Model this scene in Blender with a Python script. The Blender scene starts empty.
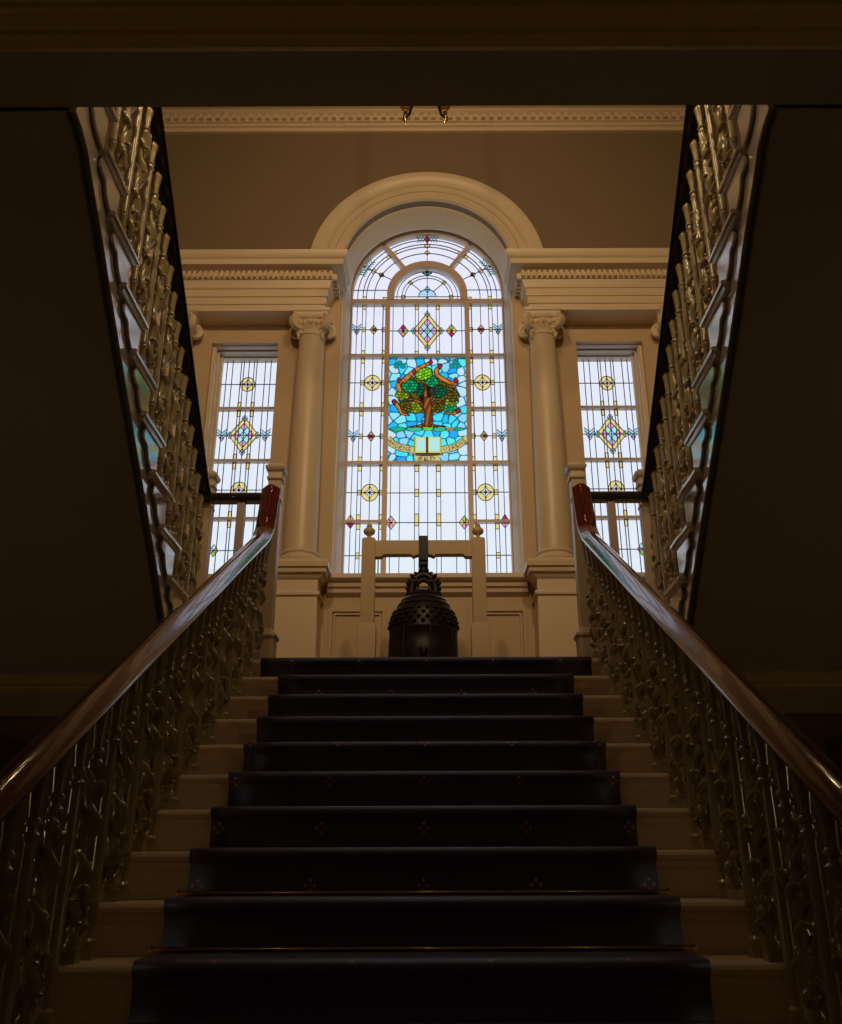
import bpy, math, random
from mathutils import Vector
from mathutils.geometry import tessellate_polygon
random.seed(7)
EYE = 1.58                       # camera height above the ground floor
C = bpy.context.scene.collection
PI = math.pi

# ------------------------------------------------------------------ materials
def mat(name, col, rough=.5, metal=0, coat=0, sheen=0, noise=0, nscale=8, bump=0, spec=.5, bscale=60):
    m = bpy.data.materials.new(name); m.use_nodes = True
    nt = m.node_tree; b = nt.nodes['Principled BSDF']
    b.inputs['Base Color'].default_value = (*col, 1)
    b.inputs['Roughness'].default_value = rough
    b.inputs['Metallic'].default_value = metal
    b.inputs['Coat Weight'].default_value = coat
    b.inputs['Coat Roughness'].default_value = .08
    b.inputs['Specular IOR Level'].default_value = spec
    if sheen:
        b.inputs['Sheen Weight'].default_value = sheen
        b.inputs['Sheen Roughness'].default_value = .4
    tc = nt.nodes.new('ShaderNodeTexCoord')
    if noise:
        n = nt.nodes.new('ShaderNodeTexNoise'); n.inputs['Scale'].default_value = nscale
        n.inputs['Detail'].default_value = 5
        r = nt.nodes.new('ShaderNodeMapRange'); r.inputs['To Min'].default_value = 1-noise; r.inputs['To Max'].default_value = 1+noise
        mx = nt.nodes.new('ShaderNodeVectorMath'); mx.operation = 'SCALE'
        mx.inputs[0].default_value = col
        nt.links.new(tc.outputs['Object'], n.inputs['Vector'])
        nt.links.new(n.outputs['Fac'], r.inputs['Value']); nt.links.new(r.outputs[0], mx.inputs['Scale'])
        nt.links.new(mx.outputs[0], b.inputs['Base Color'])
    if bump:
        n2 = nt.nodes.new('ShaderNodeTexNoise'); n2.inputs['Scale'].default_value = bscale
        nt.links.new(tc.outputs['Object'], n2.inputs['Vector'])
        bp = nt.nodes.new('ShaderNodeBump'); bp.inputs['Strength'].default_value = bump; bp.inputs['Distance'].default_value = .01
        nt.links.new(n2.outputs['Fac'], bp.inputs['Height']); nt.links.new(bp.outputs[0], b.inputs['Normal'])
    return m

M = {}
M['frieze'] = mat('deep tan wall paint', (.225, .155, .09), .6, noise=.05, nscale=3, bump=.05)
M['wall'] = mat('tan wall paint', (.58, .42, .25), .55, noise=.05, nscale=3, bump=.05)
M['cream'] = mat('cream gloss paint', (.72, .57, .39), .38, noise=.04, nscale=4)
M['baluster'] = mat('cream gloss paint on ironwork', (.45, .36, .19), .2, noise=.10, nscale=30, spec=.7)
M['string'] = mat('pale stringer paint', (.50, .44, .38), .12, coat=1, noise=.04, nscale=4)
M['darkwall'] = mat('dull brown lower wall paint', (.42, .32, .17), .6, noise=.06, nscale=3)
M['olive'] = mat('olive ochre moulding paint', (.75, .58, .22), .5, noise=.06, nscale=3)
M['soffit'] = mat('umber soffit paint', (.42, .34, .24), .6, noise=.05, nscale=3)
M['bead'] = mat('dark olive bead paint', (.16, .13, .08), .45, noise=.05, nscale=6)
M['floor'] = mat('dark hall floor boards', (.20, .13, .08), .5, noise=.2, nscale=5)
M['bronze'] = mat('dark bronze', (.020, .013, .014), .42, metal=.45, noise=.3, nscale=14, bump=.15)
M['strap'] = mat('blackened strap iron', (.012, .013, .022), .4, metal=.4, noise=.1)
M['stand'] = mat('bell stand cream paint', (.62, .45, .26), .5, noise=.05, nscale=6)
M['brass'] = mat('polished brass', (.95, .62, .20), .09, metal=1)
M['lead'] = mat('lead came', (.09, .03, .08), .6, noise=.05)
M['frame'] = mat('window frame paint', (.64, .49, .43), .4, noise=.04, nscale=5)
M['lace'] = mat('iron black', (.02, .018, .02), .4, metal=.5, noise=.1)

def mahogany():
    m = mat('polished mahogany', (.085, .012, .008), .2, coat=1)
    nt = m.node_tree; b = nt.nodes['Principled BSDF']; b.inputs['Coat IOR'].default_value = 1.5; b.inputs['Coat Roughness'].default_value = .05
    tc = nt.nodes.new('ShaderNodeTexCoord'); mp = nt.nodes.new('ShaderNodeMapping')
    mp.inputs['Scale'].default_value = (40, 2.2, 6)
    n = nt.nodes.new('ShaderNodeTexNoise'); n.inputs['Scale'].default_value = 2.5; n.inputs['Detail'].default_value = 6
    cr = nt.nodes.new('ShaderNodeValToRGB')
    cr.color_ramp.elements[0].position = .35; cr.color_ramp.elements[0].color = (.075, .008, .008, 1)
    cr.color_ramp.elements[1].position = .7; cr.color_ramp.elements[1].color = (.19, .018, .015, 1)
    nt.links.new(tc.outputs['Object'], mp.inputs['Vector']); nt.links.new(mp.outputs[0], n.inputs['Vector'])
    nt.links.new(n.outputs['Fac'], cr.inputs[0]); nt.links.new(cr.outputs[0], b.inputs['Base Color'])
    r = nt.nodes.new('ShaderNodeMapRange'); r.inputs['To Min'].default_value = .08; r.inputs['To Max'].default_value = .2
    nt.links.new(n.outputs['Fac'], r.inputs['Value']); nt.links.new(r.outputs[0], b.inputs['Roughness'])
    bp = nt.nodes.new('ShaderNodeBump'); bp.inputs['Strength'].default_value = .05; bp.inputs['Distance'].default_value = .003
    nt.links.new(n.outputs['Fac'], bp.inputs['Height']); nt.links.new(bp.outputs[0], b.inputs['Normal'])
    nt.links.new(bp.outputs[0], b.inputs['Coat Normal'])
    return m
M['rail'] = mahogany()

def carpet():
    m = mat('navy carpet with small gold flowers', (.010, .008, .016), .5, sheen=.0, spec=.75)
    nt = m.node_tree; b = nt.nodes['Principled BSDF']; L = nt.links.new
    uv = nt.nodes.new('ShaderNodeUVMap'); uv.uv_map = 'UVMap'
    sp = nt.nodes.new('ShaderNodeSeparateXYZ'); L(uv.outputs[0], sp.inputs[0])
    def mth(op, a, c=None, d=None):
        n = nt.nodes.new('ShaderNodeMath'); n.operation = op
        for i, v in enumerate((a, c, d)):
            if v is None: continue
            if isinstance(v, (int, float)): n.inputs[i].default_value = v
            else: L(v, n.inputs[i])
        return n.outputs[0]
    pu, pv = .42, .26
    row = mth('FLOOR', mth('DIVIDE', sp.outputs['Y'], pv))
    sh = mth('MULTIPLY', mth('FLOORED_MODULO', row, 2), .5)
    fu = mth('MULTIPLY', mth('SUBTRACT', mth('FRACT', mth('ADD', mth('DIVIDE', sp.outputs['X'], pu), sh)), .5), pu)
    fv = mth('MULTIPLY', mth('SUBTRACT', mth('FRACT', mth('DIVIDE', sp.outputs['Y'], pv)), .5), pv)
    def dots(ds, rad):
        tot = None
        for dx, dy in ds:
            a = mth('SUBTRACT', fu, dx); c = mth('SUBTRACT', fv, dy)
            d = mth('SQRT', mth('ADD', mth('MULTIPLY', a, a), mth('MULTIPLY', c, c)))
            h = mth('LESS_THAN', d, rad)
            tot = h if tot is None else mth('MAXIMUM', tot, h)
        return tot
    k = .017
    red = dots([(k, 0), (-k, 0), (0, k), (0, -k)], .0075); yel = dots([(0, k*1.1)], .004)
    n = nt.nodes.new('ShaderNodeTexNoise'); n.inputs['Scale'].default_value = 220
    tc = nt.nodes.new('ShaderNodeTexCoord'); L(tc.outputs['Object'], n.inputs['Vector'])
    base = nt.nodes.new('ShaderNodeMix'); base.data_type = 'RGBA'
    base.inputs[6].default_value = (.07, .05, .09, 1); base.inputs[7].default_value = (.15, .07, .075, 1)
    L(n.outputs['Fac'], base.inputs[0])
    m1 = nt.nodes.new('ShaderNodeMix'); m1.data_type = 'RGBA'; m1.inputs[7].default_value = (.60, .22, .09, 1)
    L(red, m1.inputs[0]); L(base.outputs[2], m1.inputs[6])
    m2 = nt.nodes.new('ShaderNodeMix'); m2.data_type = 'RGBA'; m2.inputs[7].default_value = (.8, .6, .2, 1)
    L(yel, m2.inputs[0]); L(m1.outputs[2], m2.inputs[6]); L(m2.outputs[2], b.inputs['Base Color'])
    b.inputs['Sheen Weight'].default_value = .3; b.inputs['Sheen Roughness'].default_value = .3
    b.inputs['Specular Tint'].default_value = (.16, .48, 1, 1); b.inputs['IOR'].default_value = 1.7
    b.inputs['Sheen Tint'].default_value = (.25, .6, 1, 1)
    bp = nt.nodes.new('ShaderNodeBump'); bp.inputs['Strength'].default_value = .15; bp.inputs['Distance'].default_value = .002
    L(n.outputs['Fac'], bp.inputs['Height']); L(bp.outputs[0], b.inputs['Normal'])
    return m
M['carpet'] = carpet()
M['rail_dark'] = mat('near-black handrail', (.014, .009, .012), .2, coat=.5, noise=.2, nscale=9)  # upper handrails and linking rails, darker than the lower mahogany

def glass(name, col, diff=.08):
    m = bpy.data.materials.new(name); m.use_nodes = True; nt = m.node_tree
    nt.nodes.remove(nt.nodes['Principled BSDF']); out = nt.nodes['Material Output']
    t = nt.nodes.new('ShaderNodeBsdfTransparent'); g = nt.nodes.new('ShaderNodeBsdfGlossy')
    g.inputs['Roughness'].default_value = .3; g.inputs['Color'].default_value = (.8, .8, .8, 1)
    mx = nt.nodes.new('ShaderNodeMixShader'); mx.inputs[0].default_value = .004
    if col == 'attr':
        a = nt.nodes.new('ShaderNodeAttribute'); a.attribute_name = 'glass_colour'
        nt.links.new(a.outputs['Color'], t.inputs['Color'])
    else:
        n = nt.nodes.new('ShaderNodeTexNoise'); n.inputs['Scale'].default_value = 5
        tc = nt.nodes.new('ShaderNodeTexCoord'); nt.links.new(tc.outputs['Object'], n.inputs['Vector'])
        r = nt.nodes.new('ShaderNodeMapRange'); r.inputs['To Min'].default_value = .93; r.inputs['To Max'].default_value = 1.04
        v = nt.nodes.new('ShaderNodeVectorMath'); v.operation = 'SCALE'; v.inputs[0].default_value = col
        nt.links.new(n.outputs['Fac'], r.inputs['Value']); nt.links.new(r.outputs[0], v.inputs['Scale'])
        nt.links.new(v.outputs[0], t.inputs['Color'])
    nt.links.new(t.outputs[0], mx.inputs[1]); nt.links.new(g.outputs[0], mx.inputs[2])
    nt.links.new(mx.outputs[0], out.inputs['Surface'])
    return m
GL = [glass('clear cathedral glass', (.97, .95, .98)), M['lead'], glass('yellow glass', (1, .80, .28)), glass('pink glass', (.95, .42, .72)),
      glass('aqua glass', (.52, .95, .88)), glass('crimson glass', (.55, .03, .16)), glass('green glass', (.35, .75, .12)),
      glass('violet glass', (.70, .58, .92)), glass('amber glass', (.95, .45, .10)), glass('teal glass', (.05, .35, .33)),
      glass('sky blue glass', (.55, .85, 1))]
CLR, LEAD, YEL, PNK, AQU, RED, GRN, VIO, AMB, TEA, SKY = range(11)
M['picture'] = glass('painted stained glass', 'attr')

def emit(name, col, s):
    m = bpy.data.materials.new(name); m.use_nodes = True; nt = m.node_tree
    b = nt.nodes['Principled BSDF']; b.inputs['Base Color'].default_value = (.9, .85, .75, 1)
    b.inputs['Emission Color'].default_value = (*col, 1); b.inputs['Emission Strength'].default_value = s
    return m
M['bulb'] = emit('lit candle bulb', (1, .62, .28), 6)

# ------------------------------------------------------------------ mesh builder
class MB:
    def __init__(s): s.v = []; s.f = []; s.m = []; s.uv = None
    def add(s, vs, fs, mi=0):
        o = len(s.v); s.v += [tuple(p) for p in vs]
        s.f += [tuple(i+o for i in f) for f in fs]; s.m += [mi]*len(fs); return s
    def box(s, x0, x1, y0, y1, z0, z1, mi=0):
        x0, x1 = sorted((x0, x1)); y0, y1 = sorted((y0, y1)); z0, z1 = sorted((z0, z1))
        v = [(x, y, z) for z in (z0, z1) for y in (y0, y1) for x in (x0, x1)]
        return s.add(v, [(0, 2, 3, 1), (4, 5, 7, 6), (0, 1, 5, 4), (2, 6, 7, 3), (0, 4, 6, 2), (1, 3, 7, 5)], mi)
    def rings(s, rs, closed=True, caps=True, mi=0):
        n = len(rs[0]); o = [p for r in rs for p in r]; f = []
        for i in range(len(rs)-1):
            for j in range(n if closed else n-1):
                k = (j+1) % n
                f.append((i*n+j, i*n+k, (i+1)*n+k, (i+1)*n+j))
        if caps:
            f.append(tuple(range(n))[::-1]); f.append(tuple((len(rs)-1)*n+j for j in range(n)))
        return s.add(o, f, mi)
    def lathe(s, prof, c=(0, 0, 0), n=24, mi=0, phase=0):   # prof: (radius, z)
        return s.rings([[(c[0]+r*math.cos(phase+2*PI*j/n), c[1]+r*math.sin(phase+2*PI*j/n), c[2]+z) for j in range(n)] for r, z in prof], mi=mi)
    def stack(s, x0, x1, y0, y1, layers, back=False, mi=0):  # rectangular moulding: (z, projection)
        return s.rings([[(x0-p, y0-p, z), (x1+p, y0-p, z), (x1+p, y1+(p if back else 0), z), (x0-p, y1+(p if back else 0), z)] for z, p in layers], mi=mi)
    def tube(s, path, r, n=8, mi=0):
        P = [Vector(p) for p in path]; rs = []
        rad = r if isinstance(r, (list, tuple)) else [r]*len(P)
        for i, p in enumerate(P):
            t = (P[min(i+1, len(P)-1)]-P[max(i-1, 0)]).normalized()
            a = t.cross(Vector((0, 0, 1)) if abs(t.z) < .9 else Vector((0, 1, 0))).normalized(); b = t.cross(a)
            rs.append([tuple(p+(a*math.cos(2*PI*j/n)+b*math.sin(2*PI*j/n))*rad[i]) for j in range(n)])
        return s.rings(rs, mi=mi)
    def sweep_yz(s, prof, path, X, mi=0):  # prof (u across X, w up-normal) along a path in a YZ plane
        rs = []
        for i, (y, z) in enumerate(path):
            a = Vector(path[max(i-1, 0)]); b = Vector(path[min(i+1, len(path)-1)]); t = (b-a).normalized(); nrm = Vector((-t.y, t.x))
            if i and i < len(path)-1:
                t1 = (Vector(path[i])-a).normalized(); k = 1/max(.6, t1.dot(t))
            else: k = 1
            rs.append([(X+u, y+nrm.x*w*k, z+nrm.y*w*k) for u, w in prof])
        return s.rings(rs, mi=mi)
    def prism(s, loops, ax, a0, a1, mi=0):  # 2-D loops (outer, holes...) extruded along axis 0/1/2
        def p3(p, a): return {0: (a, p[0], p[1]), 1: (p[0], a, p[1]), 2: (p[0], p[1], a)}[ax]
        flat = [p for l in loops for p in l]
        tri = tessellate_polygon([[Vector((p[0], p[1], 0)) for p in l] for l in loops])
        n = len(flat); vs = [p3(p, a0) for p in flat]+[p3(p, a1) for p in flat]
        fs = [tuple(t) for t in tri]+[tuple(i+n for i in reversed(t)) for t in tri]; o = 0
        for l in loops:
            k = len(l)
            for i in range(k):
                j = (i+1) % k; fs.append((o+i, o+j, o+j+n, o+i+n))
            o += k
        return s.add(vs, fs, mi)
    def arc(s, cx, cz, prof, a0, a1, n=48, mi=0):  # prof (radius, y) swept about a Y axis; closed profile
        return s.rings([[(cx+r*math.cos(a0+(a1-a0)*i/n), y, cz+r*math.sin(a0+(a1-a0)*i/n)) for r, y in prof] for i in range(n+1)], mi=mi)
    def build(s, name, mats, parent=None, side=1, smooth=True, bevel=0, recalc=True):
        if not isinstance(mats, (list, tuple)): mats = [mats]
        me = bpy.data.meshes.new(name)
        off = Vector(parent.matrix_basis.translation) if parent else Vector((0, 0, 0))
        pp = parent.parent if parent else None
        while pp: off += Vector(pp.matrix_basis.translation); pp = pp.parent
        me.from_pydata([(v[0]*side-off.x, v[1]-off.y, v[2]-off.z) for v in s.v], [], s.f)
        for m in mats: me.materials.append(m)
        me.polygons.foreach_set('material_index', s.m)
        if s.uv:
            u = me.uv_layers.new(name='UVMap')
            for lp in me.loops: u.data[lp.index].uv = s.uv[lp.vertex_index]
        me.update()
        if recalc:
            import bmesh
            bm = bmesh.new(); bm.from_mesh(me); bmesh.ops.recalc_face_normals(bm, faces=bm.faces); bm.to_mesh(me); bm.free()
        if smooth:
            me.polygons.foreach_set('use_smooth', [True]*len(me.polygons)); me.set_sharp_from_angle(angle=math.radians(38))
        o = bpy.data.objects.new(name, me); C.objects.link(o)
        if parent: o.parent = parent
        if bevel:
            b = o.modifiers.new('bevel', 'BEVEL'); b.width = bevel; b.segments = 2; b.limit_method = 'ANGLE'; b.harden_normals = False
        return o

def thing(name, label, cat, loc=(0, 0, 0), group=None):
    o = bpy.data.objects.new(name, None); C.objects.link(o); o.location = loc; o.empty_display_size = .1
    o['label'] = label; o['category'] = cat
    if group: o['group'] = group
    return o
def tag(o, label, cat, group=None):
    o['label'] = label; o['category'] = cat
    if group: o['group'] = group
    return o
def struct(o): o['kind'] = 'structure'; return o
def place(src, name, parent, loc, rz=0, sz=1):
    """linked-data copy of a part, at a world location under an unrotated parent"""
    o = src if isinstance(src, bpy.types.Mesh) else src.data
    o = bpy.data.objects.new(name, o); C.objects.link(o); o.parent = parent
    off = Vector(parent.location); pp = parent.parent
    while pp: off += Vector(pp.location); pp = pp.parent
    o.location = Vector(loc)-off; o.rotation_euler.z = rz; o.scale.z = sz
    return o
def meshonly(mb, name, mats):
    o = mb.build(name, mats); me = o.data; bpy.data.objects.remove(o); return me

# ------------------------------------------------------------------ key dimensions
RUN, RISE = .28, .167
def nose(k): return 3.017+RUN*k, EYE-.2436+RISE*k      # carpeted nosing of the lower flight; k=9 is the landing
def slope(Y): return EYE-.2436+(Y-3.017)*RISE/RUN
LZ = nose(9)[1]                                        # landing floor
URUN, URISE = .2704, .2366
def unose(j): return 5.658-URUN*(j-2), EYE+1.711+URISE*(j-2)
def uslope(Y): return EYE+1.711+(5.658-Y)*URISE/URUN
GZ = unose(10)[1]                                      # gallery floor
WY, GY = 8.0, 8.51                                     # window wall face, main glass plane
SPR = EYE+6.075                                        # spring line of the arch
HX = 3.12                                              # half width of the stair hall
TOP = EYE+8.5

# ------------------------------------------------------------------ room shell
b = MB(); b.box(-4.2, 4.2, -3.2, 8.4, -.12, 0); struct(b.build('floor', M['floor']))
# landing: slab, moulded edge beam
b = MB()
b.box(-HX, HX, 5.78, 8.0, LZ-.06, LZ-.012); b.box(-1.2, 1.2, nose(9)[0]+.02, 5.78, LZ-.06, LZ-.012)
struct(b.build('floor', M['cream']))
b = MB()
for s in (-1, 1):
    x0, x1 = sorted((s*1.22, s*HX))
    b.box(x0, x1, 5.84, 5.98, EYE+.95, LZ-.06)
struct(b.build('trim_1', M['darkwall']))
b = MB()
for s in (-1, 1):
    x0, x1 = sorted((s*1.22, s*(HX-.01)))
    prof = [(5.84, 1.10), (5.80, 1.115), (5.79, 1.135), (5.815, 1.15), (5.79, 1.17), (5.785, 1.185), (5.77, 1.20), (5.77, 1.235), (5.84, 1.235)]
    b.rings([[(x, y, EYE+z) for y, z in prof] for x in (x0, x1)])
struct(b.build('trim_2', M['olive']))
b = MB()
for s in (-1, 1):
    x0, x1 = sorted((s*1.2, s*HX)); b.box(x0, x1, 5.98, 7.2, EYE+.95, EYE+1.0)
struct(b.build('ceiling', M['olive']))
# ground-floor wall behind the stair and side walls
b = MB(); b.box(-HX, HX, 7.2, 7.35, 0, EYE+1.0)
for s in (-1, 1):
    x0, x1 = sorted((s*1.3, s*HX)); b.box(x0, x1, 7.17, 7.2, 0, .9)
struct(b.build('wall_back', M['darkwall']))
for s, nm in ((-1, 'wall_left'), (1, 'wall_right')):
    x0, x1 = sorted((s*HX, s*(HX+.15)))
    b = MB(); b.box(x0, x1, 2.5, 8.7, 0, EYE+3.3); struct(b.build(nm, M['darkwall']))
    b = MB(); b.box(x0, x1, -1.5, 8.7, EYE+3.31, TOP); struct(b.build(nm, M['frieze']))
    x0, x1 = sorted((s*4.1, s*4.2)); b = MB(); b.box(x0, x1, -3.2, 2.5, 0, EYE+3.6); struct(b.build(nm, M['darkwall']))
    x0, x1 = sorted((s*HX, s*4.2)); b = MB(); b.box(x0, x1, 2.5, 2.62, 0, EYE+3.3); struct(b.build('wall_back', M['darkwall']))
b = MB(); b.box(-4.2, 4.2, -3.3, -3.2, 0, EYE+3.6); struct(b.build('wall_front', M['darkwall']))
b = MB(); b.box(-3.3, 3.3, -1.6, -1.5, GZ, TOP); struct(b.build('wall_front', M['wall']))
# gallery: slab over the camera, beam and cornice round the well
b = MB()
prof = [(3.14, 3.604-.012), (3.14, 3.30), (2.835, 3.30), (2.835, 3.56), (-3.2, 3.56), (-3.2, 3.592)]
b.rings([[(x, y, EYE+z) for y, z in prof] for x in (-4.15, 4.15)])
struct(b.build('ceiling', M['soffit']))
b = MB()
prof = [(2.84, 3.30), (2.815, 3.295), (2.80, 3.32), (2.77, 3.32), (2.765, 3.345), (2.735, 3.36), (2.72, 3.385), (2.69, 3.385), (2.685, 3.41),
        (2.65, 3.42), (2.62, 3.455), (2.59, 3.46), (2.585, 3.49), (2.54, 3.50), (2.50, 3.54), (2.48, 3.565), (2.84, 3.565)]
b.rings([[(x, y, EYE+z) for y, z in prof] for x in (-4.05, 4.05)])
struct(b.build('trim_3', M['olive']))
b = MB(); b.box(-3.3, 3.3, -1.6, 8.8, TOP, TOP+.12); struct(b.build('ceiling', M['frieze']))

# window wall with three openings
def archloop(r, cz, zb, n=40): return [(r, zb)]+[(r*math.cos(PI*i/n), cz+r*math.sin(PI*i/n)) for i in range(n+1)]+[(-r, zb)]
SILL = EYE+2.60
SX0, SX1, STOP = 1.555, 2.25, EYE+5.148
rect = lambda x0, x1, z0, z1: [(x0, z0), (x1, z0), (x1, z1), (x0, z1)]
b = MB()
SPL = EYE+5.93
b.prism([[(-HX, LZ-.3), (HX, LZ-.3), (HX, SPL), (.92, SPL), (.92, SILL-.02), (-.92, SILL-.02), (-.92, SPL), (-HX, SPL)], rect(SX0, SX1, SILL-.02, STOP), rect(-SX1, -SX0, SILL-.02, STOP)], 1, WY, 8.40)
b.prism([[(-HX, LZ-.3), (HX, LZ-.3), (HX, SPL), (.92, SPL), (.92, SILL-.02), (-.92, SILL-.02), (-.92, SPL), (-HX, SPL)], rect(SX0-.12, SX1+.12, SILL-.2, STOP+.35), rect(-SX1-.12, -SX0+.12, SILL-.2, STOP+.35)], 1, 8.40, 8.62)
struct(b.build('wall_back', M['wall'], smooth=False))
b = MB(); lp = [(.92*math.cos(PI*i/40), SPR+.92*math.sin(PI*i/40)) for i in range(41)]
b.prism([[(HX, SPL), (HX, TOP), (-HX, TOP), (-HX, SPL), (-.92, SPL)]+lp[::-1]+[(.92, SPL)]], 1, WY, 8.62)
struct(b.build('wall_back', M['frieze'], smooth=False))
# archivolt round the main window
b = MB()
pr = [(.922, 8.02), (.922, 7.985), (.935, 7.965), (.965, 7.965), (.97, 7.98), (1.03, 7.98), (1.035, 7.965), (1.10, 7.965), (1.11, 7.95), (1.125, 7.95), (1.135, 7.96),
      (1.18, 7.96), (1.20, 7.945), (1.23, 7.935), (1.265, 7.93), (1.28, 7.935), (1.28, 8.0)]
b.arc(0, SPR, pr, 0, PI, 72)
struct(b.build('trim_4', M['cream']))
# jamb and arch lining mouldings just inside the opening
b = MB()
pr = [(.93, 8.08), (.905, 8.08), (.90, 8.12), (.885, 8.14), (.885, 8.20), (.872, 8.23), (.872, 8.30), (.858, 8.33), (.858, 8.40), (.93, 8.40)]
b.arc(0, SPR, pr, 0, PI, 72)
for s in (-1, 1): b.rings([[(s*r, y, z) for r, y in pr] for z in (SILL-.02, SPR)])
struct(b.build('trim_5', M['cream']))
# window ledges
b = MB()
for x0, x1 in ((-.92, .92), (SX0+.04, SX1), (-SX1, -SX0-.04)): b.box(x0, x1, 7.95, 8.62, SILL-.05, SILL)
struct(b.build('trim_6', M['cream'], bevel=.006))
b = MB()  # dado moulding between the pedestals
pr = [(8.0, -.03), (7.87, -.03), (7.86, -.07), (7.88, -.09), (7.91, -.10), (7.915, -.14), (7.94, -.15), (7.945, -.19), (7.97, -.20), (8.0, -.22)]
for x0, x1 in ((-.93, .93), (1.45, 2.33), (-2.33, -1.45)):
    b.rings([[(x, y, SILL+z) for y, z in pr] for x in (x0, x1)])
struct(b.build('trim_7', M['cream']))
# raised panel frames of the dado
def panel(b, x0, x1, z0, z1, y=8.0):
    for t, w, d in ((0, .035, .03), (.045, .018, .018)):
        a0, a1, c0, c1 = x0+t, x1-t, z0+t, z1-t
        b.prism([rect(a0, a1, c0, c1), rect(a0+w, a1-w, c0+w, c1-w)], 1, y-d, y)
b = MB()
for x0, x1 in ((-.91, -.38), (-.27, .27), (.38, .91)): panel(b, x0, x1, LZ+.2, SILL-.33)
for s in (-1, 1):
    x0, x1 = sorted((s*1.6, s*2.2)); panel(b, x0, x1, LZ+.2, SILL-.33)
b.box(-.92, .92, 7.96, 8, LZ-.01, LZ+.16)
struct(b.build('trim_8', M['wall'], smooth=False))
b = MB(); b.box(-.93, .93, 7.985, 8.0, LZ+.0, SILL-.2)
struct(b.build('trim_9', M['cream'], smooth=False)) if False else None

# ------------------------------------------------------------------ entablatures
def dentils(b, x0, x1, yf, z0, z1, w=.031, gap=.024, d=.04):
    n = int((x1-x0)/(w+gap)); p = (x1-x0)/n
    for i in range(n): b.box(x0+i*p, x0+i*p+w, yf-d, yf+.01, z0, z1)
for s in (-1, 1):
    e = 5.35+EYE
    b = MB(); x0, x1 = (1.045, HX-.02)
    L = [(e, 0), (e+.07, 0), (e+.075, .012), (e+.155, .012), (e+.16, .024), (e+.245, .024), (e+.25, .035), (e+.285, .05), (e+.30, .05),
         (e+.315, .06), (e+.335, .06), (e+.335, .075), (e+.415, .075), (e+.42, .10), (e+.435, .125), (e+.438, .19), (e+.50, .19), (e+.505, .2), (e+.53, .215), (e+.56, .23), (e+.585, .235), (e+.585, 0)]
    b.rings([[(x0-p, 7.72-p, z), (x1, 7.72-p, z), (x1, 7.998, z), (x0-p, 7.998, z)] for z, p in L])
    ent = thing('entablature', 'dentilled cream entablature over the %s side window and its columns' % ('left' if s < 0 else 'right'), 'moulding', (s*2.0, 7.8, e))
    b.build('moulding', M['cream'], ent, side=s)
    b = MB(); dentils(b, x0-.07, x1, 7.645, e+.34, e+.41); 
    n = 5
    for i in range(n): b.box(x0-.115, x0-.07, 7.66+i*.066, 7.66+i*.066+.036, e+.34, e+.41)
    b.build('dentil_band', M['cream'], ent, side=s, smooth=False)
# cornice below the ceiling
b = MB()
pr = [(8.0, 7.985), (7.96, 7.985), (7.955, 8.03), (7.93, 8.04), (7.925, 8.07), (7.90, 8.075), (7.90, 8.165), (7.86, 8.175), (7.84, 8.20), (7.70, 8.205), (7.70, 8.27), (7.66, 8.30), (7.62, 8.36), (7.60, 8.40), (7.60, 8.5), (8.0, 8.5)]
b.rings([[(x, y, EYE+z) for y, z in pr] for x in (-HX, HX)])
dentils(b, -HX+.01, HX, 7.90, EYE+8.085, EYE+8.15, w=.05, gap=.045, d=.045)
struct(b.build('trim_10', M['cream']))

# ------------------------------------------------------------------ columns
def volute(b, cx, cy, cz, ang, r=.085, th=.07):
    ca, sa = math.cos(ang), math.sin(ang)    # ang: direction pointing out of the capital; the disc plane contains it
    def P(u, w, t): return (cx+ca*u-sa*t, cy+sa*u+ca*t, cz+w)
    turns = 2.4; N = 44; rs = []
    for i in range(N+1):
        a = i/N*turns*2*PI; rr = r*(1-i/N*.86); h = rr*.34+.004
        u, w = rr*math.sin(a)*.8, rr*math.cos(a)*.8
        q = []
        for t, e in ((-th/2, 0), (-th/2*1.12, .5), (-th/2, 1), (th/2, 1), (th/2*1.12, .5), (th/2, 0)):
            k = 1+(.28 if e == 1 else 0)-(.12 if e == 0 else 0)
            q.append(P(u*k, w*k, t*(1-.25*i/N)))
        rs.append(q)
    b.rings(rs)
    b.rings([[P(r*.86*math.cos(2*PI*j/20), r*.86*math.sin(2*PI*j/20), t) for j in range(20)] for t in (-th*.36, th*.36)])
    b.rings([[P(r*.2*math.cos(2*PI*j/12), r*.2*math.sin(2*PI*j/12), t) for j in range(12)] for t in (-th*.62, th*.62)])
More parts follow.
